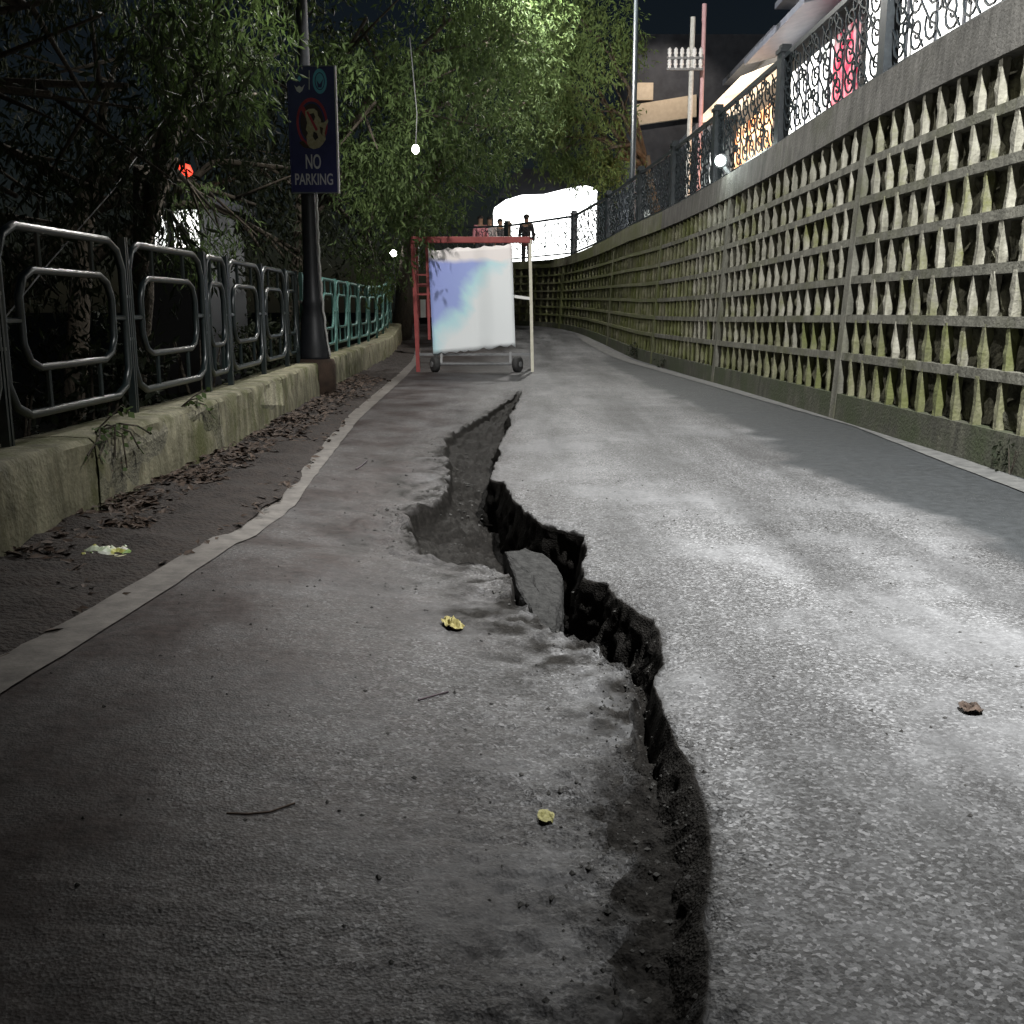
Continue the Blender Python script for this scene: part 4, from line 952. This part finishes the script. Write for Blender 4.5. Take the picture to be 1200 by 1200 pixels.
tree('tree', (-7.5, 17, -2.5), (-6.6, 16.6, 3), [cl(300, 240, 16, 1.3, 1.4, 1.4), cl(370, 200, 17, 1.3, 1.2, 1.6), cl(240, 150, 16.5, 1.6, 1.4, 1.6), cl(360, 300, 17, 1.2, 1.2, 1.0), cl(330, 60, 17, 2, 1.5, 1.8), cl(140, 60, 15, 2.2, 1.6, 2.2)],
     14000, .15, M['leaf_dark'], 'dark dense tree behind the lamp post and sign', 16, .2)
tree('tree', (-14, 26, -4), (-13, 26, 2), [(-13, 26, 5, 4, 3, 4), (-9, 30, 5, 3, 3, 4), (-17, 22, 3, 4, 3, 4), (-8, 34, 8, 3.5, 3, 4), (-12, 24, 10, 4, 3, 3.5), (-6, 40, 7, 3.5, 3, 5)],
     26000, .3, M['leaf_dark'], 'large dark tree far down the slope', 18, .35)
# shrubs just behind the railing
for i, (Y, ht, off) in enumerate(((5.2, .75, .75), (6.6, .6, .7), (8.2, .85, .8), (10.2, .7, .75), (12.0, .8, .9), (15.2, .8, .8), (18.2, .9, .8))):
    x = float(KERB.X(Y)) - .4 - off; o = empty('shrub', (x, Y, -.2), ['leafy shrub behind the first full railing frame', 'low shrub behind the second railing frame', 'shrub behind the narrow railing frame', 'shrub behind the railing just before the lamp post', 'shrub at the back of the lamp post', 'shrub behind the first teal railing frames', 'shrub behind the middle of the teal railing'][i], 'shrub', 'shrubs behind the railing')
    mb = MB()
    for k in range(5): mb.tube([(x, Y, -.5), (x + random.uniform(-.3, .3), Y + random.uniform(-.4, .4), ht * .9)], [.02, .008], n=5)
    mb.build('stem', M['bark'], o); leaves([(x, Y, ht * .55, .5, .7, ht * .6), (x - .3, Y + .4, ht * .7, .4, .5, ht * .5)], 1500, .1, M['leaf_dark'], 'foliage', o, .2, 30 + i, .4)

# creeper on the parapet and small weeds
def creeper(Y, strands, label, seed, out=.012):
    rr = random.Random(seed); u = KERB.sY(Y); p = KERB.pos(u); nl = KERB.left(u); tn = KERB.tan(u)
    def Q(a, d, z): q = p + tn * a - nl * d; return Vector((q[0], q[1], z))
    o = empty('creeper', Q(0, -.1, PZ), label, 'plant'); mb = MB(); lv = MB()
    for (a1, z1, up) in strands:
        pts = [Q(0, -.12, PZ - .01), Q(a1 * .3, -.03, PZ + .02 + up * .4), Q(a1 * .6, out + .012, PZ - .02 + up), Q(a1, out + .018, z1)]
        mb.tube(pts, .005, n=5)
        for k in range(9):
            f = k / 8; i = min(2, int(f * 3)); c = pts[i].lerp(pts[i + 1], f * 3 - i); ln = rr.uniform(.03, .06); d = Vector((rr.uniform(-.3, 1), rr.uniform(-1, 1), rr.uniform(-1, .4))).normalized(); sd = d.cross(Vector((.5, rr.uniform(-1, 1), .4))).normalized()
            n0 = len(lv.v); lv.v += [tuple(c), tuple(c + d * ln * .5 + sd * ln * .35), tuple(c + d * ln), tuple(c + d * ln * .5 - sd * ln * .35)]; lv.f.append((n0, n0 + 1, n0 + 2, n0 + 3))
    mb.build('stem', M['bark'], o); tag(lv.build('leaf_spray', M['leaf'], o), kind='stuff')
creeper(5.62, [(.25, .3, 0), (-.3, .34, 0), (.05, .22, 0), (.12, PZ + .1, .16), (-.1, .3, .05), (-.45, .36, .02), (.45, .36, .02)], 'small creeper hanging over the parapet edge below the railing', 1)
creeper(7.05, [(.12, PZ + .1, .12), (-.1, PZ + .02, .08), (.2, .36, .02)], 'tiny weed on the parapet top below the second railing frame', 2)
def tuft(x, Y, z, n, ln, label, seed, m='leaf_dark'):
    rr = random.Random(seed); o = empty('weed', (x, Y, z), label, 'plant'); lv = MB()
    for k in range(n):
        a = rr.uniform(0, 6.28); r_ = rr.uniform(0, .18); b = Vector((x + r_ * math.cos(a), Y + r_ * math.sin(a) * 1.5, z - .01)); l = ln * rr.uniform(.5, 1.2)
        d = Vector((math.cos(a) * .5, math.sin(a) * .5, rr.uniform(.6, 1.2))).normalized(); sd = d.cross(Vector((0, 0, 1))).normalized(); w_ = l * .05
        t = b + d * l + Vector((math.cos(a), math.sin(a), -.5)) * l * .3; mmm = b + d * l * .6
        n0 = len(lv.v); lv.v += [tuple(b - sd * w_ * .4), tuple(b + sd * w_ * .4), tuple(mmm + sd * w_), tuple(t), tuple(mmm - sd * w_)]; lv.f.append((n0, n0 + 1, n0 + 2, n0 + 3, n0 + 4))
    tag(lv.build('blades', M[m], o), kind='stuff')
for i, (Y, ht, nn, lab) in enumerate(((6.25, .42, 420, 'dark leafy weeds growing at the nearest foot of the grid wall'), (6.75, .22, 160, 'lower weeds beside the leafy weeds at the foot of the grid wall'), (22.0, .35, 260, 'green weed clump at the foot of the mossy far wall'), (19.0, .15, 90, 'tiny weed at the foot of the wall near the floodlight'))):
    x = float(WALL.X(Y)) - .03; z = float(gz(Y)); o = empty('weed', (x, Y, z), lab, 'plant'); mb = MB()
    for k in range(4): mb.tube([(x, Y, z - .02), (x - random.uniform(0, .06), Y + random.uniform(-.12, .12), z + ht * .8)], [.005, .002], n=4)
    mb.build('stem', M['bark'], o); leaves([(x - .01, Y, z + ht * .6, .06, .2, ht * .4), (x - .02, Y + .1, z + ht * .35, .07, .15, ht * .3)], nn, .045, M['leaf_dark'], 'foliage', o, .1, 90 + i, .5)

# ------------------------------------------------------------------ hillside house with lit window, red lamp
HY = 26.0
p = PY(195, 262, HY); o = empty('house', (p.x, HY + 2, -5), 'small lit house glimpsed through the leaves below the red lamp', 'house')
a, b_ = PY(165, 300, HY), PY(238, 300, HY); zt2 = PY(0, 238, HY).z
MB().box(a.x, b_.x, HY, HY + 4, -6, zt2).build('wall', M['post'], o)
MB().box(a.x - .3, b_.x + .3, HY - .3, HY + 4.3, zt2 + .003, zt2 + .2).build('roof', M['darkwall'], o)
for (x0, x1, m) in ((167, 194, 'win_white'), (206, 232, 'win_white')):
    q0, q1 = PY(x0, 290, HY), PY(x1, 246, HY); f = MB().box(q0.x, q1.x, HY - .06, HY - .003, q0.z, q1.z).build('window', M[m], o)
    MB().box((q0.x + q1.x) / 2 - .03, (q0.x + q1.x) / 2 + .03, HY - .09, HY - .062, q0.z, q1.z).build('window_bar', M['roofmetal'], f)
q = PY(212, 200, HY); rl = empty('red_lamp', (q.x, HY + .3, zt2 + .2), 'glowing red lamp on a short mast among the leaves', 'lamp')
MB().tube([(q.x, HY + .3, zt2 + .15), (q.x, HY + .3, q.z - .15)], .04, n=8).build('mast', M['steel'], rl)
MB().lathe([(.06, -.2), (.17, -.12), (.2, .02), (.14, .16), (.04, .2)], (q.x, HY + .3, q.z), 12).build('lamp_glass', M['lamp_red'], rl, True)

# distant street lamps among the trees; the upper one stands in as a hung bulb
def far_lamp(px, py, Y, label, r=.1):
    p = PY(px, py, Y); z0 = -1.0; o = empty('distant_lamp', (p.x, Y, z0), label, 'lamp')
    MB().tube([(p.x, Y, z0 - .6), (p.x, Y, p.z - r * .8)], [.05, .035], n=8).build('pole', M['steel'], o)
    MB().lathe([(.02, -r), (r * .8, -r * .6), (r, 0), (r * .8, r * .6), (.02, r)], (p.x, Y, p.z), 12).build('globe', M['lamp_w'], o, True)
p = PY(487, 175, 15.2); hb = empty('far_lamp_bulb', p, 'distant street lamp built as a small white bulb high among the drooping leaves', 'lamp')
MB().tube([p, p + Vector((.02, .1, .5)), p + Vector((-.1, .5, 1.6))], .008, n=6).build('cord', M['post'], hb)
MB().lathe([(.02, -.06), (.045, -.035), (.055, 0), (.04, .04), (.02, .06)], p, 12).build('bulb_glass', M['lamp_w'], hb, True)
far_lamp(461, 297, 27.0, 'small white lamp low down beside the red barricade frame', .09)

# guy wire
a, b_ = PY(60, 305, 7.4), PY(186, 148, 10.0)
wv = tag(MB().tube([a + (a - b_) * .6, a, a.lerp(b_, .5) - Vector((0, 0, .05)), b_, b_ + (b_ - a) * .5], .005, n=6).build('guy_wire', M['steel']), 'thin slanting wire behind the nearest railing frame', 'wire')

# ------------------------------------------------------------------ rubble, litter
cr = MB(); rr = random.Random(5)
def stone(mb, c, r, rr):
    n0 = len(mb.v); dirs = [(1, 0, 0), (-1, 0, 0), (0, 1, 0), (0, -1, 0), (0, 0, 1), (0, 0, -1)]
    for d in dirs: k = r * rr.uniform(.6, 1.2); mb.v.append((c[0] + d[0] * k + rr.uniform(-.2, .2) * r, c[1] + d[1] * k + rr.uniform(-.2, .2) * r, c[2] + d[2] * k * .7))
    mb.f += [tuple(n0 + i for i in t) for t in ((0, 2, 4), (2, 1, 4), (1, 3, 4), (3, 0, 4), (2, 0, 5), (1, 2, 5), (3, 1, 5), (0, 3, 5))]
def floor_z(x, Y):
    j = int(np.argmin(abs(Ys - Y))); r = rows[j]; return float(np.interp(x, r[:, 0], r[:, 2]))
for k in range(900):
    Y = rr.uniform(1.6, 9) if k % 3 else rr.uniform(1.5, 3.6); a, b_ = float(xL(Y)), float(xR(Y))
    x = rr.uniform(a - .12, b_ - .02) if rr.random() < .75 else rr.gauss(a, .35)
    if x > b_ - .01 : continue
    r = rr.choice([.003, .004, .004, .005, .006, .009]) * (1.6 if Y > 4 else 1); stone(cr, (x, Y, floor_z(x, Y) + r * .2), r, rr)
for k in range(500):
    Y = rr.uniform(1.6, 7); x = rr.uniform(-1.6, 2.2); r = rr.choice([.003, .004, .005, .007]); stone(cr, (x, Y, floor_z(x, Y) + r * .2), r, rr)
tag(cr.build('rubble', pmat('broken_asphalt_stone', (.025, .025, .024), (.085, .083, .078), 30, .9, .3, spec=.15)), 'loose asphalt crumbs and grit strewn along the crack', 'rubble', kind='stuff')
# leaning slab of asphalt in the crack
pts = [(597, 644), (618, 638), (640, 641), (657, 656), (657, 676), (650, 698), (638, 706), (624, 692), (606, 668)]
gp = np.array([G(x, y, -.03) for x, y in pts]); cx, cyy = gp.mean(0); n = 48
sgm = np.concatenate([[0], np.cumsum(np.linalg.norm(np.diff(np.vstack([gp, gp[:1]]), axis=0), axis=1))]); gq = np.vstack([gp, gp[:1]]); tq = np.linspace(0, sgm[-1], n, endpoint=False)
ox = np.interp(tq, sgm, gq[:, 0]) - cx; oy = np.interp(tq, sgm, gq[:, 1]) - cyy; jg = 1 + .12 * fbm(tq * 22, tq * 0, 71)
mb = MB(); LV = [(.25, 0), (.5, .0), (.75, 0), (.9, -.003), (.97, -.012), (1.0, -.03), (1.04, -.07), (1.0, -.12), (1.05, -.18), (1.02, -.44)]
for l, (sc_, z) in enumerate(LV):
    j2 = 1 + (jg - 1) * min(1, sc_) + (.10 * fbm(tq * 26, tq * 0 + l * 1.7, 72) if l > 4 else 0); X_ = cx + ox * sc_ * j2 * 1.12; Y_ = cyy + oy * sc_ * j2
    Z_ = -.09 + z - (X_ - cx) * .10 - (cyy - Y_) * .10 + .012 * fbm(X_ * 25, Y_ * 25, 73)
    mb.v += list(zip(X_, Y_, Z_))
for l in range(len(LV) - 1):
    for i in range(n): mb.f.append((l * n + i, (l + 1) * n + i, (l + 1) * n + (i + 1) % n, l * n + (i + 1) % n))
mb.f += [tuple(range(n)), tuple((len(LV) - 1) * n + i for i in reversed(range(n)))]
tag(mb.build('asphalt_slab', pmat('broken_asphalt', (.012, .012, .0117), (.045, .045, .0435), 26, .95, .9, 90, dist=.012, spec=.15)), 'broken slab of grey asphalt standing free inside the crack', 'slab')
# dead leaves on the verge
lv = MB()
for k in range(4200):
    Y = (rr.uniform(2.5, 16) if k % 4 else rr.uniform(2.6, 7)) if k % 3 else rr.choice([4.9, 5.6, 6.4, 7.3, 8.6, 9.6]) + rr.gauss(0, .18); a = float(KERB.X(Y)); b_ = float(np.interp(Y, la[:, 1], la[:, 0])); x = a + (b_ - a) * min(1.05, abs(rr.gauss(.35, .3)) + .02); z = verge_z(x, Y) + rr.uniform(.003, .02)
    ln = rr.uniform(.02, .05); an = rr.uniform(0, 6.28); d = Vector((math.cos(an), math.sin(an), rr.uniform(-.1, .5))) * ln; s_ = Vector((-math.sin(an), math.cos(an), rr.uniform(-.4, .4))) * ln * .4; c = Vector((x, Y, z)); n0 = len(lv.v)
    lv.v += [tuple(c - d), tuple(c + s_ + Vector((0, 0, .006))), tuple(c + d), tuple(c - s_ + Vector((0, 0, .006)))]; lv.f.append((n0, n0 + 1, n0 + 2, n0 + 3))
tag(lv.build('leaf_litter', M['litter']), 'brown dead leaves scattered over the muddy verge', 'leaves', kind='stuff')
def crumple(px, py, name, rx, ry, ht, m, label, cat, seed, z=None, rot=0):
    x, Y = G(px, py, .02); z = (verge_z(x, Y) if x < -1.5 else floor_z(x, Y)) if z is None else z; nn = 14; V = np.zeros((nn, nn, 3)); rg_ = np.random.default_rng(seed)
    for i in range(nn):
        for j in range(nn):
            a, b_ = i / (nn - 1) * 2 - 1, j / (nn - 1) * 2 - 1; s_ = 1 - .22 * abs(a * b_); xx, yy = a * rx * s_, b_ * ry * s_
            V[i, j] = (x + xx * math.cos(rot) - yy * math.sin(rot), Y + xx * math.sin(rot) + yy * math.cos(rot), z + .004 + ht * (.35 + .9 * float(fbm(a * 2.2 + seed, b_ * 2.2, seed, 3))) * (1 - .6 * max(abs(a), abs(b_))) + max(0, ht * .3 * float(fbm(a * 4, b_ * 4 + 3, seed))))
    o = link(name, grid_mesh(name, V, m, False)); sdm = o.modifiers.new('t', 'SOLIDIFY'); sdm.thickness = .002; return tag(o, label, cat)
wm, t, b = newmat('yellow_green_wrapper'); tc = N(t, 'ShaderNodeTexCoord'); vv = N(t, 'ShaderNodeTexVoronoi', Scale=3.0); t.links.new(tc.outputs['Generated'], vv.inputs['Vector']); sc2 = N(t, 'ShaderNodeSeparateColor'); t.links.new(vv.outputs['Color'], sc2.inputs[0])
r_ = ramp(t, sc2.outputs[0], [(.3, (.45, .45, .12)), (.5, (.62, .6, .4)), (.75, (.75, .74, .7)), (.9, (.25, .38, .12))]); t.links.new(r_.outputs[0], b.inputs['Base Color']); b.inputs['Roughness'].default_value = .35
crumple(124, 650, 'food_wrapper', .11, .09, .1, wm, 'crumpled yellow and white food wrapper on the muddy verge', 'wrapper', 4, rot=.3)
crumple(530, 708, 'fallen_leaf', .035, .07, .05, M['yleaf'], 'curled yellow leaf lying beside the crack', 'leaf', 6, rot=.4)
crumple(255, 580, 'paper_scrap', .03, .04, .03, M['white'], 'tiny pale scrap of paper on the muddy verge', 'paper', 8)
crumple(640, 915, 'fallen_leaf', .02, .03, .02, pmat('pale_yellow_leaf', (.2, .19, .07), (.32, .3, .13), 30, .7, .1), 'small faded yellow leaf near the lower end of the crack', 'leaf', 9)
crumple(1138, 825, 'fallen_leaf', .03, .035, .03, M['litter'], 'dark curled dead leaf lying on the bare right half of the road', 'leaf', 10)
def twig(pts, r, label, m):
    q = []
    for x, y in pts: X, Y = G(x, y); q.append((X, Y, floor_z(X, Y) + r * .8))
    tag(MB().tube(q, r, n=5).build('twig', m), label, 'twig')
twig([(265, 945), (290, 944), (315, 940), (335, 932), (345, 928)], .0025, 'pale dry twig lying on the darker left half of the road', M['litter'])
twig([(490, 806), (508, 800), (525, 794)], .003, 'short dark twig on the sunken left half of the road', M['dark'])
twig([(417, 545), (424, 541), (430, 535)], .006, 'small dark twig on the road ahead of the pothole', M['dark'])
